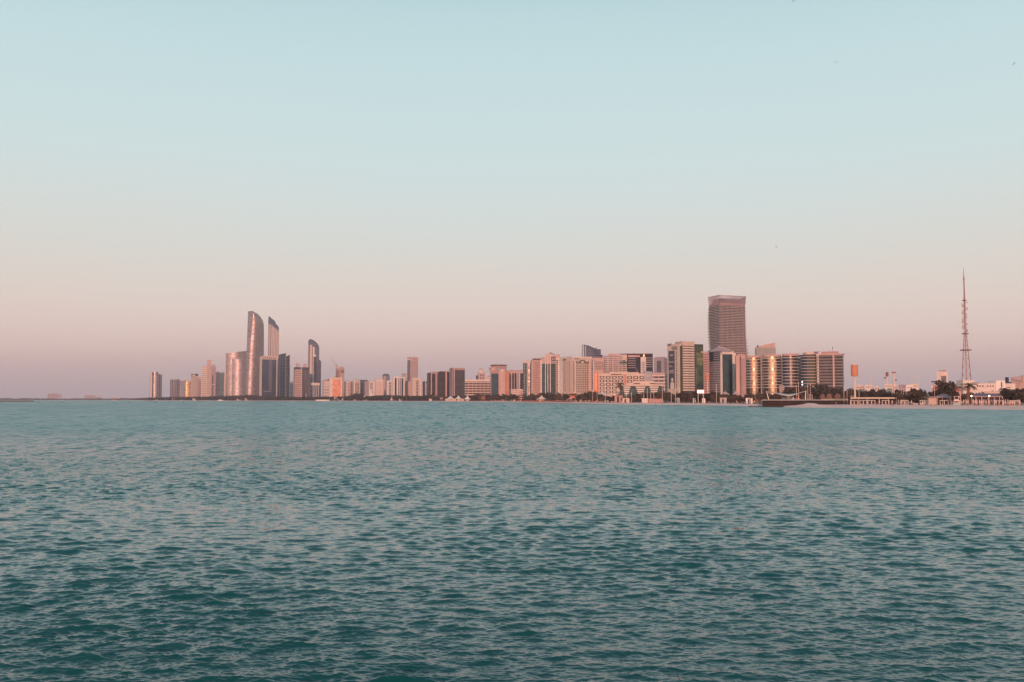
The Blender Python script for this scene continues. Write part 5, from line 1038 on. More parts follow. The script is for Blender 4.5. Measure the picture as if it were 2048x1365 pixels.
# light poles and flagpoles
def pole(label, px, y, D, name='light_pole', cat='light pole', arm=0, group='slim pale poles along the promenade', w=.3, z=ZG):
    u0 = uat(px); root = empty(name, at(px, D, z), -math.atan(u0), label, cat, group); H = zat(y, D)-z
    MB().bar((0, 0, 0), (0, 0, H), w*1.2, w).build('pole', PALE, root); MB().box(-.35, .35, -.35, .35, 0, .5).build('base', CONC, root)
    if arm: MB().bar((0, 0, H), (arm, 0, H+.2), .22).build('lamp_arm', PALE, root)
    else: MB().lathe([(.05, 0), (.3, .15), (.3, .45), (.05, .6)], 8).build('finial', PALE, root, loc=(0, 0, H-.1))
for px, y, ref in ((1185.2, 781, 'before the slim dark strip tower'), (1210.4, 783, 'before the left end of the framed-window block'), (1229.4, 782.6, 'left of the tall clear palm'), (1252.4, 782, 'below the left bay of the terraced hotel'), (1263, 787, 'between the left and middle hotel bays'), (1287.4, 780, 'right of the middle hotel bay'), (1294.4, 778, 'left of the right hotel bay'),
        (1301, 784, 'under the right hotel bay, left one'), (1307.4, 783, 'under the right hotel bay, right one'), (1324.4, 774, 'right end of the terraced hotel'), (1342.2, 776, 'in front of the dark banner'), (1350.4, 778, 'right beside the dark banner'), (1432.6, 770, 'before the banded slate tower side')):
    pole('slim pale pole '+ref, px, y, D0(px)+58 if px < 1400 else 900)
for px, y, ref in ((1592.4, 772, 'behind the right mast of the sail, left one'), (1596.8, 766, 'behind the right mast of the sail, taller one'), (1615.2, 771, 'left of a pair behind the white frame stand'), (1620.4, 770, 'right of a pair behind the white frame stand'), (1687.4, 776, 'at the right end of the flat dark wing'), (1693.6, 777, 'first of three left of the drum sign'), (1702.6, 776, 'touching the left of the drum sign pole'), (1717.6, 775, 'right of the drum sign pole'),
        (1741.2, 782, 'below the first floodlight mast'), (1802, 773, 'left of a pair right of the gallery antenna tower'), (1806.6, 781, 'right of a pair right of the gallery antenna tower'), (1784, 781, 'before the trees under the antenna towers'), (1868.4, 772, 'left of the black conical tree'), (1811.4, 784, 'before the bright white low house')):
    pole('thin grey pole '+ref, px, y, 700 if px > 1640 else 690, w=.2, z=4.25 if px < 1640 else ZG, group='thin grey poles behind the quay and shelter')
# people
def person_proto(kind):
    """1.75 m adult grown as one skinned surface; hair and clothes as children"""
    J = dict(pel=(0, 0, .95), ch=(0, 0, 1.28), nk=(0, 0, 1.50), hd=(0, .01, 1.60), tp=(0, .01, 1.72))
    st = .22 if kind == 1 else .06
    pts = [J['pel'], J['ch'], J['nk'], J['hd'], J['tp'], (.10, 0, .90), (.11, -st, .50), (.11, -st*.2+.0, .09), (.11, -st*.2-.14, .04), (-.10, 0, .90), (-.11, st, .50), (-.11, st*1.5, .09), (-.11, st*1.5-.14, .04),
           (.19, 0, 1.42), (.25, .04, 1.14), (.25, -.06, .90), (.25, -.09, .80), (-.19, 0, 1.42), (-.25, -.03, 1.14), (-.25, -.1 if kind else .02, .90), (-.25, -.14 if kind else .0, .80)]
    rad = [.15, .15, .06, .095, .07, .10, .065, .045, .035, .10, .065, .045, .035, .06, .045, .035, .03, .06, .045, .035, .03]
    ed = [(0, 1), (1, 2), (2, 3), (3, 4), (0, 5), (5, 6), (6, 7), (7, 8), (0, 9), (9, 10), (10, 11), (11, 12), (1, 13), (13, 14), (14, 15), (15, 16), (1, 17), (17, 18), (18, 19), (19, 20)]
    me = bpy.data.meshes.new('person'); me.from_pydata(pts, ed, []); o = bpy.data.objects.new('person', me); COL.objects.link(o)
    sk = o.modifiers.new('skin', 'SKIN'); 
    for v, r in zip(me.skin_vertices[0].data, rad): v.radius = (r, r)
    me.skin_vertices[0].data[0].use_root = True
    o.modifiers.new('sub', 'SUBSURF').levels = 1
    bpy.context.view_layer.update(); dg = bpy.context.evaluated_depsgraph_get(); m2 = bpy.data.meshes.new_from_object(o.evaluated_get(dg)); bpy.data.objects.remove(o)
    m2.name = 'person'; m2.materials.clear(); m2.materials.append(wall((.30, .17, .12), name='skin')); return m2
PM = [person_proto(0), person_proto(1)]
SHIRT = [wall(c, name='cloth') for c in ((.04, .04, .06), (.55, .5, .48), (.35, .05, .05), (.06, .09, .16), (.10, .08, .08))]
TROU = [wall(c, name='cloth') for c in ((.03, .03, .04), (.08, .08, .12), (.16, .12, .10))]
shirtme = [MB().prism([(.22*math.cos(a), .15*math.sin(a)) for a in np.linspace(0, 6.28, 11)[:-1]], .92, 1.46, [(.19*math.cos(a), .12*math.sin(a)) for a in np.linspace(0, 6.28, 11)[:-1]]).mesh('shirt', m) for m in SHIRT]
trome = [MB().cyl(.11, 0, .12, .96, .085, .11, 8).cyl(-.11, 0, .12, .96, .085, .11, 8).mesh('trousers', m) for m in TROU]
hairme = MB().lathe([(.02, .13), (.085, .10), (.115, .03), (.11, -.04), (.07, -.08)], 10).mesh('hair', DARKM)
scol = ['black', 'white', 'red', 'navy', 'brown']
def person(px, y_foot, label_tail, kind=0, s=0, t=0, rz=0, off=None, D=None, z=None, sc=1.0):
    if D is None:
        D = D0(px)+(off or 30)
    zz = zbeach(D-D0(px)) if z is None else z
    r = bpy.data.objects.new('person', PM[kind]); r.location = at(px, D, zz); r.rotation_euler = (0, 0, rz); r.scale = (sc,)*3; COL.objects.link(r)
    tagged(r, f'person in {scol[s]} {label_tail}', 'person', 'people on the beach')
    inst('shirt', shirtme[s], r); 
    if not kind: inst('trousers', trome[t], r)
    inst('hair', hairme, r, (0, .015, 1.66))
pp = [(1114, 'at the left edge of the group before the sail-roofed tower', 0, 0, 8), (1118, 'second from the left in the group under the sail-roofed tower', 0, 1, 10), (1120.4, 'in the middle of the group before the sail-roofed tower', 0, 3, 6), (1124, 'fourth in the group before the sail-roofed tower', 0, 4, 8), (1128, 'rightmost of the group before the sail-roofed tower', 1, 0, 5),
      (1137.6, 'by the waterline left of the orange lifeguard tower', 1, 3, 3), (1195, 'alone on the sand below the orange corner bays', 0, 4, 20), (1310.5, 'near the water below the right hotel bay', 0, 0, 5), (1325, 'near the water below the end of the terraced hotel', 1, 3, 6), (1335, 'left of a pair before the green tower', 0, 1, 40), (1337.6, 'right of a pair before the green tower', 0, 2, 38), (1343.6, 'below the dark banner', 1, 0, 28),
      (1356, 'right of the dark banner on the upper sand', 0, 4, 50), (1368.4, 'before the cream-banded front of the green tower', 0, 0, 30), (1375, 'on the upper sand before the green tower', 0, 3, 50), (1390.6, 'below the bright billboard', 0, 0, 26), (1402, 'right of the billboard on the upper sand', 1, 1, 52), (1422, 'below the banded side of the slate tower', 0, 4, 45),
      (1437, 'left one of two low on the sand before the slate tower', 0, 0, 32), (1440, 'right one of two low on the sand before the slate tower', 0, 4, 33), (1457, 'left one of two below the pink slab', 0, 0, 24), (1460.4, 'right one of two below the pink slab', 0, 3, 25), (1466, 'under the palms left of the white kiosks', 0, 2, 55), (1519, 'alone by the rocks left of the quay', 0, 0, 10)]
for i, (px, lt, k, s, off) in enumerate(pp): person(px, 0, lt, k, s, i % 3, rv.uniform(-1, 1), off=off)
person(1784.8, 0, 'alone near the waterline below the flat shelter', 0, 0, 0, .3, off=22, sc=1.08); person(1897, 0, 'left of the pale lifeguard hut', 0, 4, 0, .5, off=58, sc=1.1); person(1671.4, 0, 'small and pale on the sand below the quay parapet', 0, 1, 1, .2, off=60)
person(1994, 0, 'left one of two by the cabana frame before the pavilion', 0, 0, 1, .4, off=60); person(1998, 0, 'right one of two by the cabana frame before the pavilion', 0, 3, 1, 1.4, off=62); person(1981.6, 0, 'beside the dark car-like heap before the pavilion', 0, 4, 1, 1.4, off=64)
# cabana frames
def cabana(x0, x1, yt, label, D):
    u0 = uat((x0+x1)/2); root = empty('cabana_frame', at((x0+x1)/2, D), -math.atan(u0), label, 'cabana', 'white cabana frames on the beach'); w = (x1-x0)*D/FPX/2; h = zat(yt, D)-ZG
    for sx in (-1, 1):
        for sy in (0, 3): MB().box(sx*w-.12, sx*w+.12, sy-.12, sy+.12, -.3, h).build('post', WHITE, root)
    MB().box(-w-.15, w+.15, -.15, .12, h, h+.22).box(-w-.15, w+.15, 2.9, 3.15, h, h+.22).box(-w-.15, -w+.1, .12, 2.9, h, h+.2).box(w-.1, w+.15, .12, 2.9, h, h+.2).build('top_rail', WHITE, root)
    MB().box(-.15, .3, 2.0, 2.25, 0, h-.1).build('curtain', PALE, root)
    MB().box(-w+.4, w-.4, .8, 2.4, .0, .45).build('daybed', ROSE, root)
for x0, x1, lb in ((1700.6, 1713.6, 'leftmost, under the left end of the flat shelter'), (1719.4, 1732, 'second from the left under the flat shelter'), (1735.4, 1748.6, 'third from the left under the flat shelter'), (1764, 1776.6, 'under the right half of the flat shelter'), (1801, 1814.6, 'just right of the flat shelter'), (1839.6, 1848, 'narrow one before the grey garden wall'), (1879.8, 1894.6, 'before the beige beach restaurant'), (1989, 2004, 'before the slate-roofed pavilion'), (2018, 2037, 'widest, at the right edge of the beach')):
    cabana(x0, x1, 801.6 if x1 < 1990 else 802.6, 'white cabana frame '+lb, D0((x0+x1)/2)+62)
# closed parasols
pm = MB().lathe([(.10, 0), (.34, .25), (.30, 1.2), (.16, 2.0), (.05, 2.3)], 8).mesh('canopy', wall((.62, .42, .36), name='cloth')); pp_ = MB().bar((0, 0, 0), (0, 0, 3.1), .09).mesh('pole', WHITE)
pxs = [1757.4, 1783.4, 1796.6, 1802.6, 1806, 1811, 1822] + [1921, 1925.6, 1928.4, 1931, 1934.6, 1943, 1946.2, 1949.4, 1953, 1957.8, 1961, 1964.6, 1967.6, 1971, 1977, 1981, 1984.6, 1988, 1991, 2006, 2009.4, 2014, 2019.4, 2023, 2027, 2030, 2034.6, 2038.6]
for i, px in enumerate(pxs):
    D = D0(px)+rv.uniform(60, 66); root = empty('closed_parasol', at(px, D, 1.55), 0, None, 'parasol', 'closed pink parasols on the beach'); inst('canopy', pm, root, (0, 0, .9)); inst('pole', pp_, root); root.rotation_euler = (rv.uniform(-.04, .04), rv.uniform(-.04, .04), 0); root.scale = (1.15, 1.15, rv.uniform(.95, 1.12))
    n = i+1 if i < 7 else i-6
    nm = (ORD+['thirteenth', 'fourteenth', 'fifteenth', 'sixteenth', 'seventeenth', 'eighteenth', 'nineteenth', 'twentieth', 'twenty-first', 'twenty-second', 'twenty-third', 'twenty-fourth', 'twenty-fifth', 'twenty-sixth', 'twenty-seventh', 'twenty-eighth', 'twenty-ninth', 'thirtieth'])[n-1]
    root['label'] = f'{nm} closed parasol from the left, near the flat shelter' if i < 7 else f'{nm} closed pink parasol counted rightwards from the lifeguard hut'
# sun loungers in a loose line
lm = MB().box(-.95, .55, -.33, .33, .30, .40).add([(.5, -.33, .36), (1.0, -.33, .75), (1.0, .33, .75), (.5, .33, .36), (.55, -.33, .28), (1.08, -.33, .70), (1.08, .33, .70), (.55, .33, .28)], [(0,1,2,3),(4,7,6,5),(0,4,5,1),(1,5,6,2),(2,6,7,3),(3,7,4,0)])
for sx in (-.8, .45):
    for sy in (-.28, .28): lm.box(sx-.05, sx+.05, sy-.05, sy+.05, 0, .31)
lmes = [lm.mesh('sun_lounger', m) for m in (PALE, ROSE, MAUVE)]
lx = [1722, 1728, 1750, 1754, 1768, 1779, 1789, 1819, 1826, 1832, 1852, 1857, 1862, 1867, 1901, 1904, 1926, 1932, 1940, 1947, 1955, 1962, 1969, 1975, 1984, 2008, 2012, 2042]
lref = ['leftmost', 'second', 'third', 'fourth', 'fifth', 'sixth', 'seventh', 'eighth', 'ninth', 'tenth', 'eleventh', 'twelfth', 'thirteenth', 'fourteenth', 'fifteenth', 'sixteenth', 'seventeenth', 'eighteenth', 'nineteenth', 'twentieth', 'twenty-first', 'twenty-second', 'twenty-third', 'twenty-fourth', 'twenty-fifth', 'twenty-sixth', 'twenty-seventh', 'rightmost']
for i, px in enumerate(lx):
    D = D0(px)+rv.uniform(52, 58); o = inst('sun_lounger', lmes[i % 3], None, at(px, D, 1.48), rv.uniform(-.5, .5), (1.3, 1.2, 1.2)); tagged(o, f'{lref[i]} low lounger'+('' if i in (0, 27) else ' from the left')+' in the line along the top of the sand', 'sun lounger', 'loungers at the top of the beach')
# lifeguard towers
def guard(px, D, H, label, mat, skirt=None, flags=False):
    root = empty('lifeguard_tower', at(px, D), -math.atan(uat(px)), label, 'lifeguard tower', 'lifeguard towers'); s = H/5.2
    for sx in (-1, 1):
        for sy in (-1, 1): MB().bar((sx*1.5*s, sy*1.3*s, 0), (sx*1.25*s, sy*1.1*s, 3.0*s), .3*s).build('leg', mat, root)
    MB().box(-1.55*s, 1.55*s, -1.5*s, 1.5*s, 2.4*s, 2.62*s).build('deck', mat, root); MB().box(-1.2*s, 1.2*s, -1.2*s, 1.2*s, 2.62*s, 3.5*s).build('hut', mat, root)
    MB().box(-1.45*s, 1.45*s, -1.4*s, 1.4*s, 5.0*s, 5.2*s).build('roof', mat, root)
    for sx in (-1, 1): MB().box(sx*1.15*s-.12, sx*1.15*s+.12, -1.1*s, -.9*s, 3.5*s, 5.0*s).build('post', mat, root)
    MB().box(-.9*s, .9*s, .3*s, 1.0*s, 3.5*s, 5.0*s).build('window', BROWN, root)
    if skirt: MB().prism([(-2.6*s, -1.9*s), (2.6*s, -1.9*s), (2.6*s, 1.6*s), (-2.6*s, 1.6*s)], 0, 1.1*s, [(-1.4*s, -1.6*s), (1.4*s, -1.6*s), (1.4*s, 1.4*s), (-1.4*s, 1.4*s)]).build('skirt', skirt, root)
    if flags: MB().box(-3.2*s, 3.2*s, -.2, .1, 3.9*s, 4.1*s).build('cross_arm', mat, root)
guard(1912, D0(1912)+58, 5.2, 'white lifeguard hut on legs with a pale green base, right of the beach restaurant', PALE, wall((.25, .38, .36)))
guard(1145.5, D0(1145)+24, 11.5, 'orange lifeguard tower with a cross arm left of the arcaded block trees', TERRA, None, True)
guard(966.5, D0(966)+40, 11, 'orange lifeguard tower with a cross arm before the low deck building', TERRA, None, True)
guard(883, D0(883)+40, 9, 'pink lifeguard tower before the middle brown tower', PINK, None, True)
def mushroom():
    D = D0(1042)+40; root = empty('mushroom_shelter', at(1042, D), 0, 'tall orange post with crossbars under a pale mushroom cap beside the teal corner tower', 'beach tower'); Z = lambda y: zat(y, D)-ZG
    MB().lathe([(.5, Z(788)), (4.6, Z(787.4)), (4.0, Z(784.5)), (2.4, Z(782)), (.6, Z(781.4))], 14).build('cap', PINK, root); MB().cyl(0, 0, 0, Z(788), 1.1, .8, 8).build('post', TERRA, root)
    for y in (793.2, 797.2): MB().box(-4.4, 4.4, -.3, .3, Z(y)-.35, Z(y)+.35).build('cross_arm', PALE, root)
mushroom()
# tents and small canopies
def tent(px, w, y0, y1, D, label, mat=WHITE, n=4, hut=None, group='white peaked canopies on the shore'):
    u0 = uat(px); root = empty('peaked_canopy', at(px, D), -math.atan(u0), label, 'canopy', group); k = D/FPX; W = w*k/2; z0, z1 = max(1.2, zat(y1, D)-ZG), zat(y0, D)-ZG
    a = [2*math.pi*(i+.5)/16 for i in range(16)]; prof = [(W, z0), (W*.62, z0+(z1-z0)*.30), (W*.30, z0+(z1-z0)*.62), (.12, z1)]
    MB().lathe(prof, 10).build('roof_cloth', mat, root); MB().bar((0, 0, z1-.1), (0, 0, z1+1.6), .3, .1).build('finial', mat, root)
    for i in range(n): t = 2*math.pi*(i+.5)/n; MB().bar((W*.85*math.cos(t), W*.85*math.sin(t), 0), (W*.85*math.cos(t), W*.85*math.sin(t), z0+.3), .25).build('post', mat, root)
    if hut: MB().box(-W*.45, W*.45, -W*.3, W*.3, 0, z0*.9).build('kiosk_counter', hut, root)
tent(1083, 20, 791.2, 799, D0(1083)+45, 'wide peaked canopy over a yellow kiosk on the red-walled beach', PALE, 6, wall((.6, .42, .2))); tent(1141, 12, 793, 799, D0(1141)+50, 'small pale canopy behind the orange lifeguard tower', PINK, 4)
tent(901, 16, 792.4, 798, D0(901)+45, 'leftmost of the three peaked canopies before the brown towers', WHITE, 6, SANDST); tent(917, 14, 791.6, 798, D0(917)+45, 'middle one of the three peaked canopies before the brown towers', WHITE, 6, CREAM); tent(935, 14, 791.6, 799, D0(935)+45, 'rightmost of the three peaked canopies before the brown towers', WHITE, 6, SANDST)
tent(1204, 26, 784.2, 789, D0(1204)+110, 'low spreading canopy before the left end of the framed-window block', PALE, 6); tent(1450, 20, 783.4, 789, 960, 'leftmost pink canopy peak before the teal front of the slate tower', PINK, 4); tent(1471, 14, 783, 789, 960, 'right pink canopy peak before the pink slab', PINK, 4); tent(1505, 14, 785, 790, 930, 'pink canopy below the leftmost round bay', PINK, 4)
# small kiosks, walls, billboard
def kiosk(x0, x1, y0, D, mat, label, roof=PALE, name='kiosk', door=True, dep=4, cat='kiosk'):
    b = Bld(name, label, x0, x0, x1, y0, D, 0, mat, cat=cat, depth=dep); b.cap(x0-.3, x1+.3, y0-.5, y0+.1, roof, 'flat_roof', -.1, 1.1)
    if door: b.box('F', x0+(x1-x0)*.3, x0+(x1-x0)*.55, y0+1.4, 812, BROWN, 'opening', out=.1)
    return b
kiosk(1244.6, 1258.6, 797.2, D0(1250)+58, CREAM, 'cream kiosk on the sand below the left hotel bay'); kiosk(1229, 1245, 791.8, D0(1235)+75, ROSE, 'dull red pavilion with a dark open front left of the cream kiosk', ROSE)
kiosk(1283.4, 1296, 797.6, D0(1290)+60, PALE, 'pale fence kiosk below the middle hotel bay', door=False); kiosk(1297, 1330, 798.4, D0(1310)+60, ROSE, 'long low red stand below the right hotel bay', PINK, door=False)
kiosk(1334.6, 1342, 790.4, D0(1338)+75, GREYW, 'grey cabin left of the dark banner', GREYW); kiosk(1353, 1359, 797, D0(1355)+62, GREYW, 'small grey hut right of the banner poles'); kiosk(1353.4, 1359, 776.5, 1180, CREAM, 'cream entrance tower at the foot of the green office tower', cat='building', dep=6)
kiosk(1385.4, 1391, 797, D0(1388)+62, PALE, 'pale hut below the cream-banded front'); kiosk(1439.6, 1453, 796.6, D0(1446)+62, GREYW, 'grey cabin before the teal front of the slate tower'); kiosk(1491, 1504.6, 796.8, D0(1498)+62, WHITE, 'white cabin with two doors left of the quay'); kiosk(1404, 1410, 797.5, D0(1407)+62, WHITE, 'small white hut right of the billboard')
for x0, x1, D, m, lb in ((890, 899, 0, SANDST, 'sandy hut under the leftmost peaked canopy'), (905, 912, 0, wall((.6, .42, .2)), 'yellow hut between the peaked canopies'), (921, 928, 0, SANDST, 'sandy hut right of the middle peaked canopy'), (858, 864, 0, CREAM, 'cream hut before the leftmost brown tower'), (706, 714, 0, CREAM, 'cream beach hut below the lone round far tree'), (732, 738, 0, WHITE, 'white beach hut below the cream bay block'), (798, 804, 0, CREAM, 'small cream hut below the finned block'), (640, 646, 0, PINK, 'pink hut at the foot of the white crown building'), (345, 352, 0, PINK, 'pink boathouse below the drum tower'), (312, 320, 0, CREAM, 'cream boathouse at the foot of the leftmost round tower'), (386, 398, 0, PALE, 'long pale boathouse below the beige block'), (474, 482, 0, PALE, 'pale boathouse left of the tallest left tower'), (490, 507, 0, CREAM, 'long cream shed at the foot of the tallest left tower')):
    kiosk(x0, x1, 798.6 if x0 > 600 else 797.6, D0(x0)+50, m, lb, door=False, dep=6)
def lowwall():
    D = D0(1095)+34; a = [(1045, 1745), (1095, 1560), (1141, 1352)]; pts = [(uat(p)*d, d) for p, d in a]
    o = MB().prism([(x, y) for x, y in pts]+[(x, y+1.0) for x, y in reversed(pts)], .2, 3.4).build('beach_wall', wall((.40, .13, .09))); tagged(o, 'low terracotta wall along the beach under the sail-roofed tower', 'wall')
lowwall()
def billboard():
    D = 905; root = empty('billboard', at(1401, D), -math.atan(uat(1401)), 'glowing white billboard in an orange frame before the green tower', 'billboard'); k = D/FPX; Z = lambda y: zat(y, D)-ZG
    MB().box(-7.4*k, 7.4*k, -.3, .5, Z(787.6), Z(779.6)).build('frame', ORANGE, root); MB().box(-6.2*k, 6.2*k, -.5, -.28, Z(786.6), Z(780.8)).build('screen', emit((1, .93, .9), 1.15, 'lit_screen'), root)
    for x in (-5, 5): MB().box(x*k-.25, x*k+.25, 0, .4, 0, Z(787.6)).build('leg', METAL, root)
billboard()
# lit globes on posts before the pavilion
GL = emit((1.0, .93, .85), 3.0, 'lit_globe')
for px, y, lb in ((1942, 792.4, 'left of the pavilion roof'), (1977.6, 792.4, 'before the middle of the pavilion roof'), (2031.4, 790, 'among the trees at the right edge')):
    D = 618; root = empty('globe_lamp', at(px, D), 0, 'lit white globe lamp on a post '+lb, 'lamp', 'lit globe lamps'); h = zat(y, D)-ZG; MB().bar((0, 0, 0), (0, 0, h), .14).build('post', METAL, root); MB().lathe([(.05, -.5), (.42, -.25), (.5, 0), (.42, .25), (.05, .5)], 12).build('globe', GL, root, loc=(0, 0, h))
for px, y in ((1604.4, 764.2), (1604.4, 769.9)):
    D = 1098; root = empty('bright_point', at(px, D), 0, ('upper' if y < 766 else 'lower')+' bright glowing point at the left edge of the widest round bay', 'lamp', 'bright glowing points'); h = zat(y, D)-ZG
    MB().lathe([(.05, -.7), (.6, -.35), (.75, 0), (.6, .35), (.05, .7)], 10).build('globe', GL, root, loc=(0, 0, h)); MB().bar((0, 0, 0), (0, 0, h), .2).build('post', METAL, root)  # emissive balls on posts at the bright points
# shell-shaped canopy and sail-shaped things on the far beach
def shell():
    D = D0(676)+40; root = empty('shell_shelter', at(676, D), 0, 'pale curved shell shelter on the beach below the orange glazed block', 'shelter'); k = D/FPX; V = []; F = []
    for i in range(9):
        t = i/8; x = (-7+15*t)*k; z = (1-t)**1.6*8*k+.3; 
        for j in range(4): V.append((x, -4+8*j/3, max(0.1, z*(1-.25*abs(j-1.5)/1.5))))
    for i in range(8):
        for j in range(3): F.append((i*4+j, i*4+4+j, i*4+5+j, i*4+1+j))
    o = MB().add(V, F).build('shell', PALE, root); o.modifiers.new('t', 'SOLIDIFY').thickness = .5; MB().box(-7*k, -5.6*k, -2, 2, 0, 6*k).build('support', MAUVE, root)
shell()
def flagsail(px, y0, D, label):
    root = empty('beach_marker', at(px, D), 0, label, 'beach marker'); h = zat(y0, D)-ZG; MB().bar((0, 0, 0), (0, 0, h), .6, .3).build('post', CREAM, root); MB().add([(-5, -.2, 1), (5, -.2, 1), (.3, -.2, h*.9), (-5, .2, 1), (5, .2, 1), (.3, .2, h*.9)], [(0, 1, 2), (5, 4, 3), (0, 3, 4, 1), (1, 4, 5, 2), (2, 5, 3, 0)]).build('cloth', CREAM, root)
flagsail(783.8, 792.6, D0(784)+40, 'pointed cream sail marker below the narrow cream block'); flagsail(686.4, 794, D0(686)+40, 'small pointed cream marker right of the shell shelter')
kiosk(727.6, 731.4, 792.6, D0(730)+60, WHITE, 'tiny white domed kiosk between the lone tree and the bay block', door=False)
# boats and floats
def boat(px, y, L, D, label, cabin=True, mat=WHITE):
    root = empty('motor_boat', (uat(px)*D, D, 0), rv.uniform(-.2, .2), label, 'boat'); h = L*.11
    H = [(-L/2, -L*.14), (L*.2, -L*.15), (L/2, 0), (L*.2, L*.15), (-L/2, L*.14)]
    MB().prism([(x*.86, y_*.7) for x, y_ in H], -.4, h, H).build('hull', mat, root)
    if cabin: MB().prism([(-L*.25, -L*.1), (L*.14, -L*.1), (L*.14, L*.1), (-L*.25, L*.1)], h, h*2.1, [(-L*.22, -L*.08), (L*.02, -L*.08), (L*.02, L*.08), (-L*.22, L*.08)]).build('cabin', mat, root); MB().box(-L*.2, L*.0, -L*.105, -L*.09, h*1.3, h*1.8).build('window', WIN, root)
boat(442, 801, 23, 3300, 'white motor yacht with a raised cabin, largest boat off the pale blocks'); boat(465.5, 803, 8, 3150, 'small dark red boat right of the white yacht', True, REDBROWN); boat(363.6, 801.6, 13, 3500, 'small boat with a peaked top below the drum tower', True, CREAM)
boat(229, 801.5, 17, 3800, 'bright cream boat alone near the left shore', True, PALE); boat(157, 801, 13, 4200, 'tiny cream boat far out at the left', False, CREAM); boat(124, 800.9, 12, 4300, 'tiny white boat below the hazy far building', False, WHITE); boat(322, 803, 9, 2900, 'small cream boat below the leftmost round tower', False, CREAM); boat(646, 801, 40, 2880, 'long white moored boat at the foot of the white crown building', False, WHITE)
bm_ = MB().lathe([(.1, -.4), (.5, -.2), (.55, .2), (.2, .5), (.05, .9)], 10)
for px, y, lb in ((78.6, 805.5, 'leftmost dark buoy near the stone spit'), (124.5, 805, 'dark buoy below the hazy far building'), (311.7, 806, 'dark buoy below the leftmost round tower'), (260, 806, 'dark buoy off the left tree belt'), (339, 805.2, 'dark buoy below the gap left of the drum tower'), (366, 805, 'dark buoy below the grey-blue block'), (1475.6, 815.2, 'dark buoy left of the rocks')):
    D = CAMH*FPX/(y-HOR); o = bm_.build('mooring_buoy', DARKM, None, loc=(uat(px)*D, D, 0)); s = D/1100; o.scale = (s*1.6, s, s); tagged(o, lb, 'buoy')
# stone spit at the left edge, far buildings beyond
def spit():
    D = 2230; r2 = random.Random(8); m = MB(); pts = []
    m.prism([(uat(-500)*D, D), (uat(58)*D, D), (uat(69)*D, D+8), (uat(58)*D, D+22), (uat(-500)*D, D+22)], -1, 2.4, [(uat(-500)*D, D+4), (uat(58)*D, D+4), (uat(64)*D, D+9), (uat(58)*D, D+18), (uat(-500)*D, D+18)])
    o = m.build('stone_spit', wall((.12, .06, .06))); tagged(o, 'low dark reddish stone spit at the left edge of the water', 'breakwater')
    o = MB().box(uat(-60)*1750, uat(1.5)*1750, 1750, 1756, -.5, .55).build('dark_raft', DARKM); tagged(o, 'dark flat raft cut by the left edge of the picture', 'raft')
spit()
for x0, x1, y, lb in ((96, 101, 788, 'hazy thin tower, leftmost of the far buildings'), (101.6, 119, 787.5, 'widest hazy pink building on the far left shore'), (120, 124, 789.5, 'hazy pale tower right of the widest far building'), (170, 191, 790.5, 'hazy long block with a crane-like top on the far shore'), (192, 204, 794, 'lower hazy block right of the long one'), (224, 234, 795, 'bright cream far building behind the alone boat'), (237, 252, 796, 'faint low far building left of the tree belt'), (146, 158, 796, 'faint low building between the two hazy groups')):
    b = Bld('far_building', lb, x0, x0, x1, y, 9800 if x1 < 210 else 8200, 0, wall((.36, .28, .29)) if x0 != 224 else CREAM, group='hazy buildings on the far left shore'); b.cap(x0+(x1-x0)*.2, x0+(x1-x0)*.6, y-1.5, y+.1, PALE, 'roof_storey', .1, .6)  # pale mauve walls have some of the distance haze put into their colour
    b.bands('F', x0+.3, x1-.3, y+1, 797, 3, .4, MAUVE, out=.8)
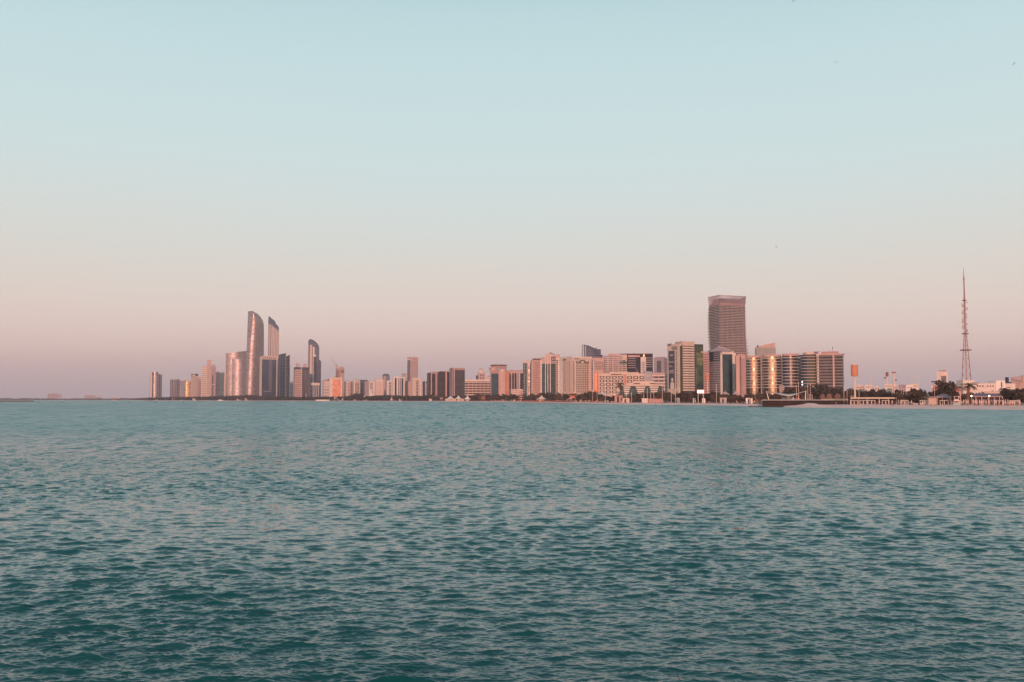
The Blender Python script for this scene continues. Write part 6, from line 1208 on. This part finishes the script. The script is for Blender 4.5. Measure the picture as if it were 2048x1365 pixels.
# construction crane
def crane():
    D = 3460; root = empty('tower_crane', (uat(672)*D, D, ZG), 0, 'pale luffing tower crane leaning left beside the arched pink tower', 'crane'); k = D/FPX; Z = lambda y: zat(y, D)-ZG
    MB().bar((0, 0, 0), (0, 0, Z(733)), 2.2).build('mast', MAUVE, root); MB().bar((0, 0, Z(733)), (-10*k, 0, Z(717)), 1.6, .7).build('jib', MAUVE, root); MB().bar((0, 0, Z(733)), (3*k, 0, Z(731.5)), 2.6).build('counterweight', MAUVE, root); MB().bar((0, 0, Z(733)), (1.5*k, 0, Z(727)), .8).bar((1.5*k, 0, Z(727)), (-7*k, 0, Z(720.6)), .4).build('tie', MAUVE, root)
crane()
# birds
def bird(px, y, D, span, roll, rz, label):
    root = bpy.data.objects.new('bird', None)
    X = uat(px)*D; Zz = zat(y, D); X = xat(px, D, y)
    m = MB(); m.add([(0, .22, 0), (.06, .05, .03), (0, -.2, .02), (-.06, .05, .03), (0, .05, -.05)], [(0, 1, 4), (1, 2, 4), (2, 3, 4), (3, 0, 4), (0, 3, 1), (1, 3, 2)])
    body = m.build('bird', DARKM); body.location = (X, D, Zz); body.rotation_euler = (0, roll, rz); body.scale = (span*2.3,)*3; tagged(body, label, 'bird', 'birds in the sky')
    for s in (-1, 1): MB().add([(0, .1, .02), (s*.28, .12, .12), (s*.62, -.04, .08), (s*.28, -.06, .10), (0, -.08, .02)], [(0, 1, 3, 4), (1, 2, 3)]).build('wing', DARKM, body)
bird(2027.8, 128.5, 150, .48, -.65, 0, 'bird gliding steeply tilted high at the right edge'); bird(1588.4, 2.5, 150, .42, -.4, 0, 'bird at the very top of the picture'); bird(1672, 125.4, 190, .38, .1, 0, 'faint bird left of the tilted one'); bird(1553.2, 494.6, 170, .30, .2, .8, 'tiny bird above the slant-roofed tower'); bird(548, 625, 260, .36, .1, 0, 'faint bird above the striped blade tower')
# ------------------------------------------------------------------ haze
def haze_box():
    hb = MB().box(-9000, 9000, -300, 11500, -1.5, 420)
    m = bpy.data.materials.new('haze_air'); m.use_nodes = True; t = m.node_tree; t.nodes.clear()
    o = t.nodes.new('ShaderNodeOutputMaterial'); v = t.nodes.new('ShaderNodeVolumePrincipled')
    v.inputs['Color'].default_value = (.86, .80, .86, 1); v.inputs['Density'].default_value = HAZE; v.inputs['Anisotropy'].default_value = 0.0
    t.links.new(v.outputs[0], o.inputs['Volume'])
    h = hb.build('haze', m); h['kind'] = 'stuff'; h['label'] = 'thin mauve evening haze over the water and the far towers'
    return h
HAZE = 6.0e-5
haze_box()
